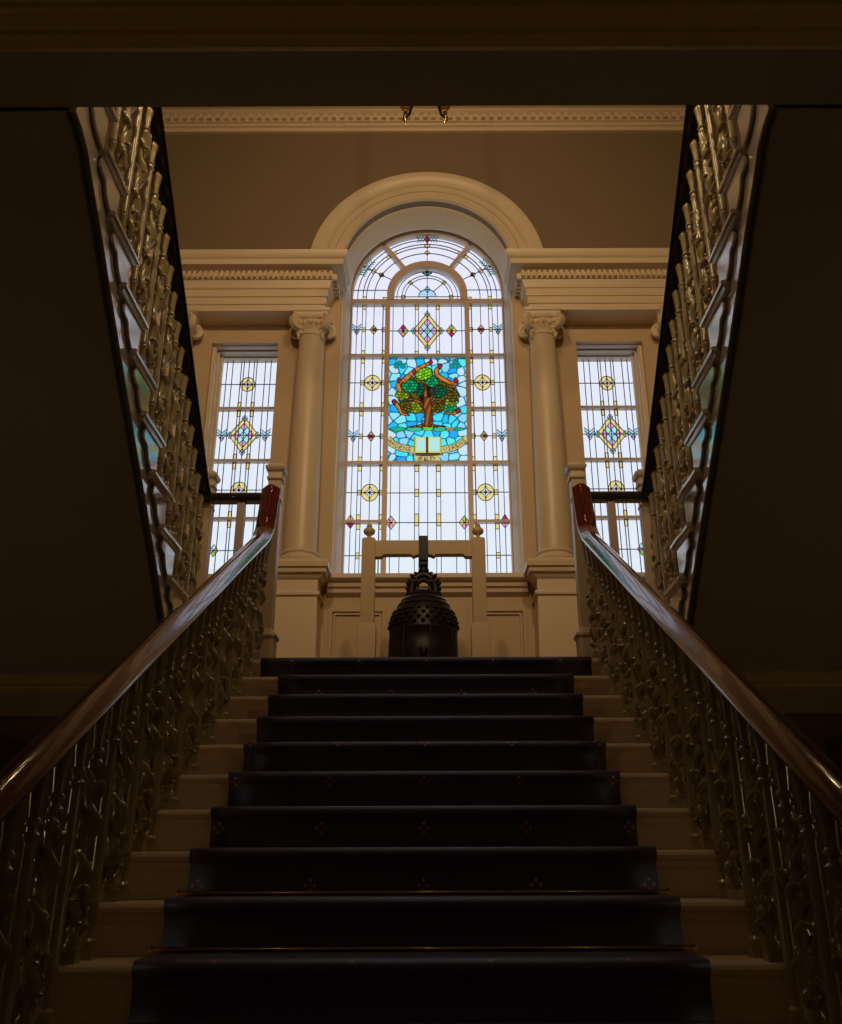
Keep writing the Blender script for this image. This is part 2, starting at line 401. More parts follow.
def column(cx, label):
    cy = 7.86; zb = EYE+2.62; zt = EYE+5.35
    t = thing('column', label, 'column', (cx, cy, LZ-.01), 'ionic columns along the window wall')
    b = MB()
    L = [(LZ-.01, .05), (LZ+.14, .05), (LZ+.16, .02), (EYE+2.30, .02-.02), (EYE+2.305, .02), (EYE+2.325, .025), (EYE+2.34, .02), (EYE+2.345, 0), (EYE+2.45, 0), (EYE+2.46, .015), (EYE+2.48, .035),
         (EYE+2.50, .045), (EYE+2.505, .07), (EYE+2.545, .075), (EYE+2.55, .095), (EYE+2.59, .10), (EYE+2.605, .09), (zb, .085)]
    b.rings([[(cx-.2-p, 7.68-p, z), (cx+.2+p, 7.68-p, z), (cx+.2+p, 8.0, z), (cx-.2-p, 8.0, z)] for z, p in L])
    b.build('pedestal', M['cream'], t)
    b = MB(); b.box(cx-.19, cx+.19, cy-.19, 8.0, zb, zb+.03)
    b.lathe([(.19, zb+.03), (.2, zb+.045), (.2, zb+.065), (.188, zb+.08), (.172, zb+.085), (.168, zb+.10), (.178, zb+.108), (.182, zb+.12), (.176, zb+.132), (.162, zb+.138), (.158, zb+.15)], (cx, cy, 0), 40)
    b.build('base', M['cream'], t)
    b = MB(); N = 16; pr = []
    z0, z1 = zb+.15, zt-.27
    for i in range(N+1):
        u = i/N; pr.append((.153-.024*u**1.7, z0+(z1-z0)*u))
    pr = [(.158, z0)]+pr+[(.14, z1+.003), (.142, z1+.015), (.136, z1+.025), (.128, z1+.028), (.128, z1+.06)]
    b.lathe(pr, (cx, cy, 0), 40); b.build('shaft', M['cream'], t)
    b = MB()
    b.lathe([(.125, z1+.05), (.15, z1+.09), (.175, z1+.13), (.17, z1+.16), (.14, z1+.18)], (cx, cy, 0), 32)
    b.stack(cx-.15, cx+.15, cy-.15, min(cy+.15, 7.99), [(z1+.18, .0), (z1+.2, .02), (z1+.235, .025), (z1+.245, .04), (z1+.27, .045)])
    for i in range(9):  # egg and dart under the abacus
        a = PI+PI*i/8; b.lathe([(.001, -.03), (.016, -.018), (.02, 0), (.014, .02), (.001, .028)], (cx+.165*math.cos(a), cy+.165*math.sin(a), z1+.125), 10)
    cap = b.build('capital', M['cream'], t)
    for a in (-PI*.25, -PI*.75):
        v = MB(); volute(v, cx+.185*math.cos(a), cy+.185*math.sin(a), z1+.135, a, .10, .06)
        # leaf hanging below each scroll
        v.tube([(cx+.15*math.cos(a), cy+.15*math.sin(a), z1+.05), (cx+.175*math.cos(a), cy+.175*math.sin(a), z1-.0), (cx+.165*math.cos(a), cy+.165*math.sin(a), z1-.05)], [.03, .024, .008], 8)
        v.build('volute', M['cream'], cap)
    for a in (PI*.04, PI*.96):
        v = MB(); volute(v, cx+.16*math.cos(a), cy+.04, z1+.125, a, .085, .05); v.build('volute', M['cream'], cap)
    return t
column(-1.185, 'slender cream column immediately left of the arched window')
column(1.185, 'slender cream column immediately right of the arched window')
column(-2.56, 'cream column mostly hidden behind the left upper handrail, only its scroll showing')
column(2.56, 'cream column mostly hidden behind the right upper handrail, only its scroll showing')

# ------------------------------------------------------------------ stained glass
class Pane(MB):
    def __init__(s, y): super().__init__(); s.y = y; s.uv = None
    def poly(s, pts, mi, d=.004, out=False):
        s.add([(p[0], s.y-d, p[1]) for p in pts], [tuple(range(len(pts)))], mi)
        if out: s.path(list(pts)+[pts[0]], out if isinstance(out, float) else .007)
    def line(s, x0, z0, x1, z1, w=.0075):
        dx, dz = x1-x0, z1-z0; l = math.hypot(dx, dz)
        if l < 1e-5: return
        nx, nz = -dz/l*w/2, dx/l*w/2; y0, y1 = s.y-.009, s.y-.001
        q = [(x0+nx, z0+nz), (x1+nx, z1+nz), (x1-nx, z1-nz), (x0-nx, z0-nz)]
        s.add([(a, y0, c) for a, c in q]+[(a, y1, c) for a, c in q], [(0, 1, 2, 3), (7, 6, 5, 4), (0, 4, 5, 1), (1, 5, 6, 2), (2, 6, 7, 3), (3, 7, 4, 0)], LEAD)
    def path(s, pts, w=.0085):
        for a, c in zip(pts, pts[1:]): s.line(*a, *c, w)
    def square(s, x, z, w, h, mi, out=True): s.poly([(x-w, z-h), (x+w, z-h), (x+w, z+h), (x-w, z+h)], mi, out=.006 if out else False)
    def diamond(s, x, z, w, h, mi, **k): s.poly([(x-w, z), (x, z-h), (x+w, z), (x, z+h)], mi, **k)
    def quarter(s, x, z, w, h, m4):   # a lozenge cut in four colours
        c = (x, z); e = [(x-w, z), (x, z+h), (x+w, z), (x, z-h)]
        for i in range(4):
            a, d = e[i], e[(i+1) % 4]; ma = ((a[0]+d[0])/2, (a[1]+d[1])/2)
            pr = e[i-1]; mp = ((a[0]+pr[0])/2, (a[1]+pr[1])/2)
            s.poly([c, mp, a, ma], m4[i], out=.006)
    def rosette(s, x, z, r):
        rz = r*1.12; P = [(x+r*math.cos(2*PI*i/28), z+rz*math.sin(2*PI*i/28)) for i in range(28)]
        s.path(P+P[:1], .007)
        k = .5*r; st = []
        for i in range(8):
            rr = r*.82 if i % 2 == 0 else r*.34; a = PI/4*i
            st.append((x+rr*math.cos(a), z+rr*math.sin(a)*1.1))
        s.path(st+st[:1], .006)
        for i in range(8):
            for j in range(4):      # yellow field between the star and the ring
                a0, a1 = PI/4*i+PI/16*j, PI/4*i+PI/16*(j+1); p0, p1 = st[i], st[(i+1) % 8]
                L = lambda t: (p0[0]+(p1[0]-p0[0])*t, p0[1]+(p1[1]-p0[1])*t)
                s.poly([L(j/4), (x+r*math.cos(a0), z+rz*math.sin(a0)), (x+r*math.cos(a1), z+rz*math.sin(a1)), L((j+1)/4)], YEL)
        s.quarter(x, z, r*.2, r*.24, (PNK, GRN, SKY, VIO))
        for a in (0, PI/2, PI, 1.5*PI): s.line(x+r*.82*math.cos(a), z+r*.82*1.1*math.sin(a), x+r*math.cos(a), z+rz*math.sin(a), .006)
    def chevron(s, x, z, w):
        for i in range(3): s.path([(x-w, z+.075-.035*i), (x, z+.03-.035*i), (x+w, z+.075-.035*i)], .006)
        for i in range(2):
            s.poly([(x-w, z+.075-.035*i), (x, z+.03-.035*i), (x, z-.005-.035*i), (x-w, z+.04-.035*i)], AQU if i else SKY)
            s.poly([(x+w, z+.075-.035*i), (x, z+.03-.035*i), (x, z-.005-.035*i), (x+w, z+.04-.035*i)], AQU if i else SKY)
        s.diamond(x, z-.035, w*.45, .035, VIO, out=.006)
    def lozenge(s, x, z, w, h):      # large plaited diamond
        wi, hi = w*.68, h*.68; o4 = [(x-w, z), (x, z-h), (x+w, z), (x, z+h)]; i4 = [(x-wi, z), (x, z-hi), (x+wi, z), (x, z+hi)]
        for i in range(4): s.poly([o4[i], o4[(i+1) % 4], i4[(i+1) % 4], i4[i]], YEL)
        s.path(o4+o4[:1], .008); s.path(i4+i4[:1], .007)
        def P(a, c): return (x+(a-c)*wi/2, z+(a+c)*hi/2)      # a,c in -1..1 along the two edge directions
        cols = [[PNK, AQU, PNK], [AQU, SKY, AQU], [PNK, AQU, PNK]]
        for i in range(3):
            for j in range(3):
                a0, a1 = -1+i*2/3, -1+(i+1)*2/3; c0, c1 = -1+j*2/3, -1+(j+1)*2/3
                s.poly([P(a0, c0), P(a1, c0), P(a1, c1), P(a0, c1)], cols[i][j], d=.008, out=.006)
        for sx, sz in ((0, 1), (0, -1), (1, 0), (-1, 0)):
            s.diamond(x+sx*w*.93, z+sz*h*.93, w*.2, h*.2, SKY, d=.0085, out=.006)

def pane_rect(y, x0, x1, z0, z1):
    p = Pane(y); p.add([(x0, y, z0), (x1, y, z0), (x1, y, z1), (x0, y, z1)], [(0, 1, 2, 3)], CLR); return p
# main window ---------------------------------------------------------
Zt = [EYE+v for v in (5.988, 5.284, 4.63, 3.982, 3.328, 2.60)]      # transom heights
MXV = .445                                                         # centre of the two mullions
w1 = thing('window_1', '', '', (0, GY, SILL)); del w1['label']; del w1['category']; struct(w1)
fb = MB()
y0, y1 = GY-.05, GY+.03
R0 = .862
fb.arc(0, SPR, [(R0-.02, y0), (R0+.05, y0), (R0+.05, y1), (R0-.02, y1)], 0, PI, 64)
for s in (-1, 1):
    a, c = sorted((s*(R0-.02), s*(R0+.05))); fb.box(a, c, y0, y1, SILL, SPR)
    fb.box(s*MXV-.026, s*MXV+.026, y0, y1, SILL, Zt[0])
    for z in (Zt[2], Zt[4]): a, c = sorted((s*MXV, s*R0)); fb.box(a, c, y0+.015, y1, z-.013, z+.013)
for z, h in ((Zt[0], .03), (Zt[1], .015), (Zt[3], .017)): fb.box(-R0, R0, y0+.004, y1-.002, z-h, z+h)
fb.box(-R0, R0, y0+.006, y1-.004, SILL-.01, SILL+.03)
ZF = Zt[0]+.02                                                     # top of transom: foot of the fanlight
ri0, ri1 = .375, .455                                              # inner ring of the fanlight
pr = [(ri0, y0-.01), (ri1, y0-.01), (ri1, y1), (ri0, y1)]
fb.arc(0, SPR, pr, 0, PI, 48)
for s in (-1, 1): fb.rings([[(s*r, y, z) for r, y in pr] for z in (ZF, SPR)])
for a in (PI/2+.62, PI/2-.62):
    ca, sa = math.cos(a), math.sin(a); r1, r2, hw = ri1-.005, R0, .022
    q = [(r1*ca-hw*sa, SPR+r1*sa+hw*ca), (r2*ca-hw*sa, SPR+r2*sa+hw*ca), (r2*ca+hw*sa, SPR+r2*sa-hw*ca), (r1*ca+hw*sa, SPR+r1*sa-hw*ca)]
    fb.prism([q], 1, y0, y1)
fb.build('window_frame', M['frame'], w1, smooth=True)

def side_light(s, i):
    z1, z0 = Zt[i]-.012, Zt[i+1]+.012
    xs = lambda u: s*u
    p = pane_rect(GY, *sorted((s*.465, s*.845)), z0, z1)
    zm = (z0+z1)/2
    V = [.50, .60, .69, .73, .79]
    for u in V: p.line(xs(u), z0, xs(u), z1)
    p.line(xs(.495), z0, xs(.495), z1, .005)
    for z in (z0+.04, z1-.04):
        p.square(xs(.71), z, .019, .028, YEL); p.square(xs(.483), z, .016, .028, YEL)
    p.line(xs(.467), zm, xs(.843), zm)
    if i in (0, 2):
        p.chevron(xs(.79), zm, .05); p.square(xs(.71), zm, .02, .026, YEL); p.square(xs(.49), zm, .018, .026, YEL)
        p.quarter(xs(.60), zm, .042, .062, (AMB, GRN, RED, YEL) if (s < 0) == (i == 0) else (RED, YEL, RED, AMB))
    elif i in (1, 3):
        p.rosette(xs(.60), zm, .085); p.square(xs(.71), zm, .018, .026, YEL); p.square(xs(.49), zm, .018, .026, YEL)
    else:
        p.square(xs(.71), zm, .02, .03, YEL); p.square(xs(.483), zm, .016, .03, YEL)
    if i == 3: p.poly([(xs(.79)-.042, z0), (xs(.79)+.042, z0), (xs(.79), z0+.07)], AMB if s < 0 else RED, out=.006)
    if i == 4: p.poly([(xs(.79)-.042, z1), (xs(.79)+.042, z1), (xs(.79), z1-.06)], RED if s < 0 else PNK, out=.006)
    p.build('glass_pane', GL, w1, smooth=False, recalc=False)
for s in (-1, 1):
    for i in range(5): side_light(s, i)
# top centre light with the plaited diamond
z1, z0 = Zt[0]-.025, Zt[1]+.012; zm = (z0+z1)/2-.01
p = pane_rect(GY, -.425, .425, z0, z1)
for u in (.385, .27, .135, .10, .0):
    for s in (-1, 1): p.line(s*u, z0, s*u, z1) if u else p.line(0, z0, 0, z1)
p.line(-.425, zm, .425, zm)
for s in (-1, 1):
    for z in (z0+.03, z1-.03): p.square(s*.118, z, .02, .03, YEL)
    p.quarter(s*.27, zm, .06, .085, (PNK, RED, GRN, AMB) if s < 0 else (AMB, GRN, YEL, RED))
p.lozenge(0, zm, .165, .235)
p.build('glass_pane', GL, w1, smooth=False, recalc=False)
# bottom centre light
z1, z0 = Zt[3]-.014, SILL+.02
p = pane_rect(GY, -.425, .425, z0, z1)
for u in (.385, .29, .135, .09, .0):
    for s in (-1, 1): p.line(s*u, z0, s*u, z1) if u else p.line(0, z0, 0, z1)
za, zc = EYE+3.65, EYE+3.32
p.line(-.425, za, .425, za); p.line(-.425, zc, .425, zc)
for s in (-1, 1):
    for z, h in ((z1-.04, .035), (za, .04), (zc+.03, .065)): p.square(s*.113, z, .02, h, YEL)
    p.quarter(s*.385 - s*.01, zc, .055, .075, (AMB, PNK, YEL, PNK) if s < 0 else (YEL, GRN, AMB, PNK))
p.build('glass_pane', GL, w1, smooth=False, recalc=False)
# fanlight: three outer segments and the inner half round
def ringseg(p, r0, r1, a0, a1, n=18, foot=None):
    pts = [(r1*math.cos(a0+(a1-a0)*i/n), SPR+r1*math.sin(a0+(a1-a0)*i/n)) for i in range(n+1)]
    q = [(r0*math.cos(a0+(a1-a0)*i/n), SPR+r0*math.sin(a0+(a1-a0)*i/n)) for i in range(n+1)]
    vs = [(x, p.y, z) for x, z in pts+q]
    p.add(vs, [(i, i+1, n+1+i+1, n+1+i) for i in range(n)], CLR)
def arcline(p, r, a0, a1, w=.0085, n=16): p.path([(r*math.cos(a0+(a1-a0)*i/n), SPR+r*math.sin(a0+(a1-a0)*i/n)) for i in range(n+1)], w)
def pol(r, a): return (r*math.cos(a), SPR+r*math.sin(a))
for a0, a1 in ((0, PI/2-.64), (PI/2-.60, PI/2+.60), (PI/2+.64, PI)):
    p = Pane(GY); ringseg(p, ri1, R0-.02, a0, a1)
    am = (a0+a1)/2
    if a0 == 0 or a1 == PI:
        s = 1 if a0 == 0 else -1
        p.add([(s*ri1, GY, ZF), (s*(R0-.02), GY, ZF), (s*(R0-.02), GY, SPR), (s*ri1, GY, SPR)], [(0, 1, 2, 3)], CLR)
        for r in (.79, .73, .69, .60, .50): p.line(s*r, ZF, s*r, SPR)
        p.line(s*ri1, SPR+.09, s*(R0-.01), SPR+.09)
        p.square(s*.71, ZF+.04, .02, .03, YEL); p.square(s*.483, ZF+.03, .018, .03, YEL)
        am = PI/2-1.05 if s > 0 else PI/2+1.05
    for r in (.79, .73, .69, .60): arcline(p, r, a0, a1)
    p.line(*pol(ri1, am), *pol(R0-.02, am))
    for r in (.71, .61): p.poly([pol(r-.035, am), pol(r, am-.05), pol(r+.035, am), pol(r, am+.05)], YEL, out=.006)
    p.poly([pol(.565, am), pol(.61, am-.055), pol(.61, am+.055)], RED, out=.006) if a0 in (0,) or a1 == PI else None
    p.poly([pol(.565, am), pol(.61, am+.055), pol(.65, am), pol(.61, am)], TEA, d=.006) if a0 in (0,) or a1 == PI else None
    for t in (.035, .075, .115):
        for sg in (-1, 1):
            p.path([pol(.84, am+sg*(t+.035)), pol(.80, am+sg*t), pol(.765, am+sg*(t+.035))], .006)
            p.poly([pol(.84, am+sg*(t+.035)), pol(.80, am+sg*t), pol(.765, am+sg*(t+.035)), pol(.765, am+sg*(t+.055)), pol(.80, am+sg*(t+.02)), pol(.84, am+sg*(t+.055))], AQU)
    p.poly([pol(.845, am), pol(.80, am-.045), pol(.75, am), pol(.80, am+.045)], RED if am == PI/2 or abs(am-PI/2) < .01 else AQU, out=.007)
    for ae, sg in ((a0, 1), (a1, -1)):
        if ae in (0, PI): continue
        p.poly([pol(.69, ae+sg*.02), pol(.73, ae+sg*.02), pol(.73, ae+sg*.07), pol(.69, ae+sg*.07)], YEL, out=.006)
    p.build('glass_pane', GL, w1, smooth=False, recalc=False)
p = Pane(GY); n = 24
p.add([(0, GY, ZF)]+[(ri0*math.cos(PI*i/n), GY, SPR+ri0*math.sin(PI*i/n)) for i in range(n+1)]+[(ri0, GY, ZF), (-ri0, GY, ZF)],
      [(0, i+1, i+2) for i in range(n)]+[(0, n+2, 1), (0, n+1, n+3)], CLR)
for r in (.345, .29, .255):
    arcline(p, r, .0, PI, .007)
    for s in (-1, 1): p.line(s*r, ZF, s*r, SPR, .007)
arcline(p, .10, 0, PI, .008); p.poly([pol(.10, PI*i/12) for i in range(13)], SKY)
p.line(-ri0, SPR, ri0, SPR, .007); p.line(0, ZF, 0, SPR+ri0, .008)
for a in (PI/4, 3*PI/4): p.line(*pol(.1, a), *pol(.29, a), .007)
for a in (0.0, PI/4, 3*PI/4, PI): p.poly([pol(.25, a-.07), pol(.295, a-.07), pol(.295, a+.07), pol(.25, a+.07)], YEL, d=.006, out=.006)
a = PI/2; p.poly([pol(.355, a), pol(.33, a-.17), pol(.29, a), pol(.33, a+.17)], TEA, out=.008); p.poly([pol(.36, a), pol(.335, a-.06), pol(.30, a), pol(.335, a+.06)], RED, d=.006)
p.diamond(0, SPR+.10, .03, .045, AQU, d=.006, out=.006); p.diamond(0, SPR-.03, .02, .03, YEL, out=.006)
p.build('glass_pane', GL, w1, smooth=False, recalc=False)

# burning bush picture: cyan mosaic, tree, open book and lettered ribbon -----------------
def picture():
    W, H = 633., 915.                      # drawing units; origin top left
    rnd = random.Random(11)
    gx, gy = 9, 13
    seeds = []
    for i in range(-1, gx+1):
        for j in range(-1, gy+1):
            x, y = (i+.5+rnd.uniform(-.38, .38))*W/gx, (j+.5+rnd.uniform(-.38, .38))*H/gy
            e = min(x, W-x, y*.9)/150.
            t = rnd.random()
            c = [(.34, .95, 1.0), (.02, .62, .98), (.08, .88, .98), (.02, .48, .98), (.34, .80, 1.0), (.14, .98, .92)][int(t*6)]
            if e < .35 and rnd.random() < .8: c = (.55+.2*rnd.random(), .93, 1)
            seeds.append((x, y, c))
    def vor(x, y, sd):
        d1 = d2 = 1e9; c = None
        for sx, sy, sc in sd:
            d = (x-sx)**2+(y-sy)**2
            if d < d1: d2 = d1; d1 = d; c = sc
            elif d < d2: d2 = d
        return math.sqrt(d2)-math.sqrt(d1), c
    cellidx = {}
    def bg(x, y):
        ix, iy = int(x/W*gx), int(y/H*gy)
        key = (ix, iy)
        if key not in cellidx:
            cx, cy = (ix+.5)*W/gx, (iy+.5)*H/gy
            cellidx[key] = [q for q in seeds if abs(q[0]-cx) < 1.95*W/gx and abs(q[1]-cy) < 1.95*H/gy]
        e, c = vor(x, y, cellidx[key])
        return (.01, .16, .34) if e < 9 else c
    def ell(x, y, cx, cy, rx, ry, rot=0):
        a = math.radians(rot); dx, dy = x-cx, y-cy
        u, v = dx*math.cos(a)+dy*math.sin(a), -dx*math.sin(a)+dy*math.cos(a)
        return math.hypot(u/rx, v/ry), u, v
    def inpoly(x, y, P):
        r = False; j = len(P)-1
        for i in range(len(P)):
            if (P[i][1] > y) != (P[j][1] > y) and x < (P[j][0]-P[i][0])*(y-P[i][1])/(P[j][1]-P[i][1])+P[i][0]: r = not r
            j = i
        return r
    def seg(x, y, a, b):
        dx, dy = b[0]-a[0], b[1]-a[1]; t = max(0, min(1, ((x-a[0])*dx+(y-a[1])*dy)/(dx*dx+dy*dy)))
        return math.hypot(x-a[0]-t*dx, y-a[1]-t*dy), t
    def limb(x, y, P, r0, r1):             # nearest distance to a tapering polyline, <0 inside
        best = 1e9; n = len(P)-1; tt = 0
        for i in range(n):
            d, t = seg(x, y, P[i], P[i+1]); rr = r0+(r1-r0)*(i+t)/n
            if d-rr < best: best = d-rr; tt = (i+t)/n
        return best, tt
    DK = (.035, .012, .008); BR = (.16, .045, .012); OR = (.75, .26, .03); RD = (.45, .02, .03)
    LG = (.28, .78, .03); MG = (.01, .42, .14); DG = (.01, .14, .06); OL = (.30, .38, .02); OLD = (.16, .12, .01)
    o = (-72, -60)                          # offset from the measured picture
    def q(*pts): return [(a+o[0], c+o[1]) for a, c in pts]
    leaves = [(360, 205, 78, 62, -20, LG), (425, 275, 58, 50, 0, MG), (245, 315, 72, 66, 0, MG), (325, 345, 40, 60, 0, DG), (475, 365, 72, 62, 0, DG),
              (545, 320, 70, 52, 20, OLD), (595, 400, 50, 62, 0, OLD), (185, 395, 60, 45, 10, OL), (215, 425, 60, 32, -10, DG), (205, 500, 62, 56, 20, OLD), (290, 500, 70, 60, 0, OL),
              (470, 500, 60, 52, 0, OLD), (580, 450, 66, 44, -10, OL), (565, 505, 62, 50, -12, MG), (375, 380, 60, 90, 0, DK)]
    flames = [(q((420, 100), (360, 130), (300, 165), (245, 215), (200, 262)), 16, 26), (q((165, 350), (150, 310), (165, 275), (235, 240), (270, 190)), 22, 20),
              (q((495, 130), (460, 175), (465, 220), (530, 262), (590, 290)), 20, 22), (q((625, 270), (605, 310), (600, 320)), 18, 16),
              (q((120, 450), (155, 500), (180, 555), (240, 570)), 22, 10), (q((640, 530), (600, 560), (530, 555)), 20, 9)]
    tips = q((415, 100), (490, 135), (155, 262), (620, 262), (122, 455), (280, 185), (632, 535))
    limbs = [(q((395, 640), (395, 560), (390, 500), (385, 440)), 36, 33), (q((385, 520), (330, 460), (270, 430), (200, 440)), 22, 10), (q((395, 490), (450, 455), (530, 450)), 20, 9),
             (q((390, 480), (370, 380), (375, 300)), 26, 12), (q((390, 470), (430, 400), (450, 330)), 14, 8), (q((390, 650), (320, 665), (240, 672)), 22, 6), (q((395, 650), (450, 665), (540, 668)), 22, 5)]
    F = {'A': '0111010001111111000110001', 'R': '1111010001111101001010001', 'D': '1111010001100011000111110', 'E': '1111110000111101000011111', 'N': '1000111001101011001110001',
         'S': '0111110000011100000111110', 'V': '1000110001100010101000100', 'I': '0111000100001000010001110'}
    def ribbon(x, y):
        # two curved tails and a lower fold, with capitals
        for word, P, wd in (('ARDENS', q((70, 772), (110, 812), (175, 848), (280, 868)), 27), ('VIRENS', q((498, 868), (590, 850), (660, 805), (702, 765)), 27), ('SED', q((300, 938), (380, 943), (470, 938)), 23)):
            best = 1e9; acc = 0; L = sum(math.hypot(c[0]-a[0], c[1]-a[1]) for a, c in zip(P, P[1:]))
            for a, c in zip(P, P[1:]):
                l = math.hypot(c[0]-a[0], c[1]-a[1]); d, t = seg(x, y, a, c)
                if d < best:
                    best = d; s_ = (acc+t*l)/L; side = ((c[0]-a[0])*(y-a[1])-(c[1]-a[1])*(x-a[0]))/l
                acc += l
            if best < wd+5 and 0 < s_ < 1:
                if best > wd-2: return (.04, .10, .03)
                n = len(word); m = .07; u = (s_-m)/(1-2*m)*n
                if 0 <= u < n:
                    fu = (u-int(u))*1.28; fv = (side+wd*.66)/(wd*1.32)
                    if fu < 1 and 0 <= fv < 1 and F[word[int(u)]][int(fv*5)*5+int(fu*5)] == '1': return (.05, .02, .0)
                return (.80, .62, .22)
        return None
    def colour(x, y):
        # book
        bx, by = x-o[0], y-o[1]
        if 278 < bx < 500 and 758 < by < 905:
            if bx < 292 or bx > 488: return (.35, .30, .05) if 290 > bx or bx > 490 else (.7, .6, .2)
            if abs(bx-384) < 9 or by > 890: return (.12, .03, .02)
            if by < 770 or by > 878 or bx < 302 or bx > 478 or abs(bx-384) < 16: return (.75, .80, .25)
            return (.60, .93, .80)
        if 270 < bx < 508 and 895 < by < 915: return (.14, .05, .02)
        r = ribbon(x, y)
        if r: return r
        if 285 < bx < 485 and 912 < by < 975 and abs(bx-385) < 108-(by-912)*.35: return (.65, .62, .25)
        for P, r0, r1 in limbs:
            d, t = limb(x, y, P, r0, r1)
            if d < 0:
                if d > -8: return DK
                g = math.sin(x*.13+y*.02*(1 if t < .5 else 3))
                return (.50, .14, .02) if g > .45 and (by > 560 or t > .25) else BR
        for tx, ty in tips:
            if math.hypot((x-tx)*1.25, (y-ty)*.8) < 22: return DK if math.hypot((x-tx)*1.25, (y-ty)*.8) > 14 else RD
        for P, r0, r1 in flames:
            d, t = limb(x, y, P, r0, r1)
            if d < 0: return DK if d > -8 else (OR if math.sin(x*.09-y*.07) > -.5 else (.45, .12, .02))
        for cx, cy, rx, ry, rot, c in leaves:
            e, u, v = ell(x, y, cx+o[0], cy+o[1], rx, ry, rot)
            if e < 1:
                if e > .87: return (.02, .03, .02)
                pu, pv = 27, 25
                uu = u/pu+(.5 if int(math.floor(v/pv)) % 2 else 0); fu, fv = uu-math.floor(uu)-.5, v/pv-math.floor(v/pv)-.5
                if math.hypot(fu, fv) > .42: return tuple(k*.14 for k in c)
                k = 1.0+.35*math.sin(math.floor(uu)*2.3+math.floor(v/pv)*1.7)
                return tuple(min(1, kk*k) for kk in c)
        e, u, v = ell(x, y, 385+o[0], 385+o[1], 245, 175)
        if e < 1: return (.05, .05, .01) if (int(x/18)+int(y/22)) % 2 else (.22, .16, .01)
        # ground
        for cx, cy, rx, ry, c in ((155, 690, 70, 22, (.02, .55, .25)), (285, 690, 72, 24, (.05, .70, .38)), (390, 685, 52, 22, (.25, .75, .05)), (480, 690, 62, 24, (.05, .60, .35)), (560, 690, 50, 14, (.6, .3, .03)), (630, 692, 55, 17, (.02, .45, .3))):
            e, u, v = ell(x, y, cx+o[0], cy+o[1], rx, ry)
            if e < 1: return (c if e < .8 else (.01, .10, .06)) if abs(math.sin(x*.05+y*.1)) > .15 else (.01, .10, .06)
        # shamrocks
        for sx in (162, 615):
            for dx, dy in ((-26, 12), (26, 12), (0, -18)):
                e = math.hypot(x-(sx+dx+o[0]), y-(122+dy+o[1]))
                if e < 25: return (.01, .33, .28) if e < 21 else (.0, .10, .12)
        return bg(x, y)
    x0, x1, z0, z1 = -.425, .425, Zt[3]+.014, Zt[1]-.012
    NX, NZ = 170, 246
    vs = []; cols = []
    for j in range(NZ+1):
        for i in range(NX+1):
            vs.append((x0+(x1-x0)*i/NX, GY, z1-(z1-z0)*j/NZ)); cols.append(colour(W*i/NX, H*j/NZ))
    fs = [(j*(NX+1)+i, j*(NX+1)+i+1, (j+1)*(NX+1)+i+1, (j+1)*(NX+1)+i) for j in range(NZ) for i in range(NX)]
    b = MB(); b.add(vs, fs); o_ = b.build('stained_glass_picture', M['picture'], w1, smooth=False, recalc=False)
    ca = o_.data.color_attributes.new('glass_colour', 'FLOAT_COLOR', 'POINT')
    ca.data.foreach_set('color', [t for c in cols for t in (c[0]*.95, c[1]*.95, c[2]*.95, 1)])
    o_['label'] = 'cyan mosaic picture of a burning tree over an open book'
picture()

# side windows -----------------------------------------------------------
def side_window(s, name):
    yg = 8.33; zt = EYE+5.14; x0, x1 = 1.59, 2.24
    w = bpy.data.objects.new(name, None); C.objects.link(w); w.location = (s*1.9, yg, SILL); struct(w)
    X0, X1 = sorted((s*x0, s*x1))
    f = MB()
    f.prism([rect(X0-.04, X1+.04, SILL-.01, zt+.02), rect(X0+.02, X1-.02, SILL+.03, zt-.005)], 1, yg-.05, yg+.03)
    T = [EYE+v for v in (4.535, 3.93, 3.29)]
    for z in T: f.box(X0, X1, yg-.04, yg+.02, z-.014, z+.014)
    f.box(X0-.03, X1+.03, 8.06, 8.12, zt+.0, zt+.03); f.box(X0-.03, X1+.03, 8.15, 8.20, zt-.008, zt+.03)
    f.build('window_frame', M['frame'], w)
    f = MB()   # stepped lining of the outer jamb and head
    for k, (ya, yb, d) in enumerate(((8.06, 8.12, .035), (8.15, 8.20, .05), (8.22, 8.28, .07))):
        xo = s*(SX1-.0); a, c = sorted((xo, xo-s*d)); f.box(a, c, ya, yb, SILL, zt)
    f.build('window_lining', M['cream'], w)
    E_ = [zt, *T, SILL+.03]; xc = (X0+X1)/2
    for i in range(4):
        z1, z0 = E_[i]-.01, E_[i+1]+.01; zm = (z0+z1)/2
        p = pane_rect(yg, X0+.02, X1-.02, z0, z1)
        for u in (.235, .175, .083, .055, 0):
            for q in ((-1, 1) if u else (1,)): p.line(xc+q*u, z0, xc+q*u, z1, .008)
        if i == 0: zm = (z0+z1)/2-.0; p.line(X0+.02, zm, X1-.02, zm); p.rosette(xc, zm, .075)
        if i == 1:
            for q in (-1, 1): p.chevron(xc+q*.225, zm, .055)
            p.line(X0+.02, zm, X1-.02, zm, .006); p.lozenge(xc, zm, .155, .21)
        if i == 2: p.line(X0+.02, zm, X1-.02, zm); p.rosette(xc, zm, .08)
        if i == 3:
            p.line(X0+.02, zm, X1-.02, zm)
            for q in (-1, 1): p.quarter(xc+q*.2, zm, .045, .065, (PNK, AQU, YEL, GRN))
        for q in (-1, 1):
            if i < 3: p.square(xc+q*.069, z0+.04, .018, .035, YEL)
            if i: p.square(xc+q*.069, z1-.04, .018, .035, YEL)
        p.build('glass_pane', GL, w, smooth=False, recalc=False)
side_window(-1, 'window_2'); side_window(1, 'window_3')

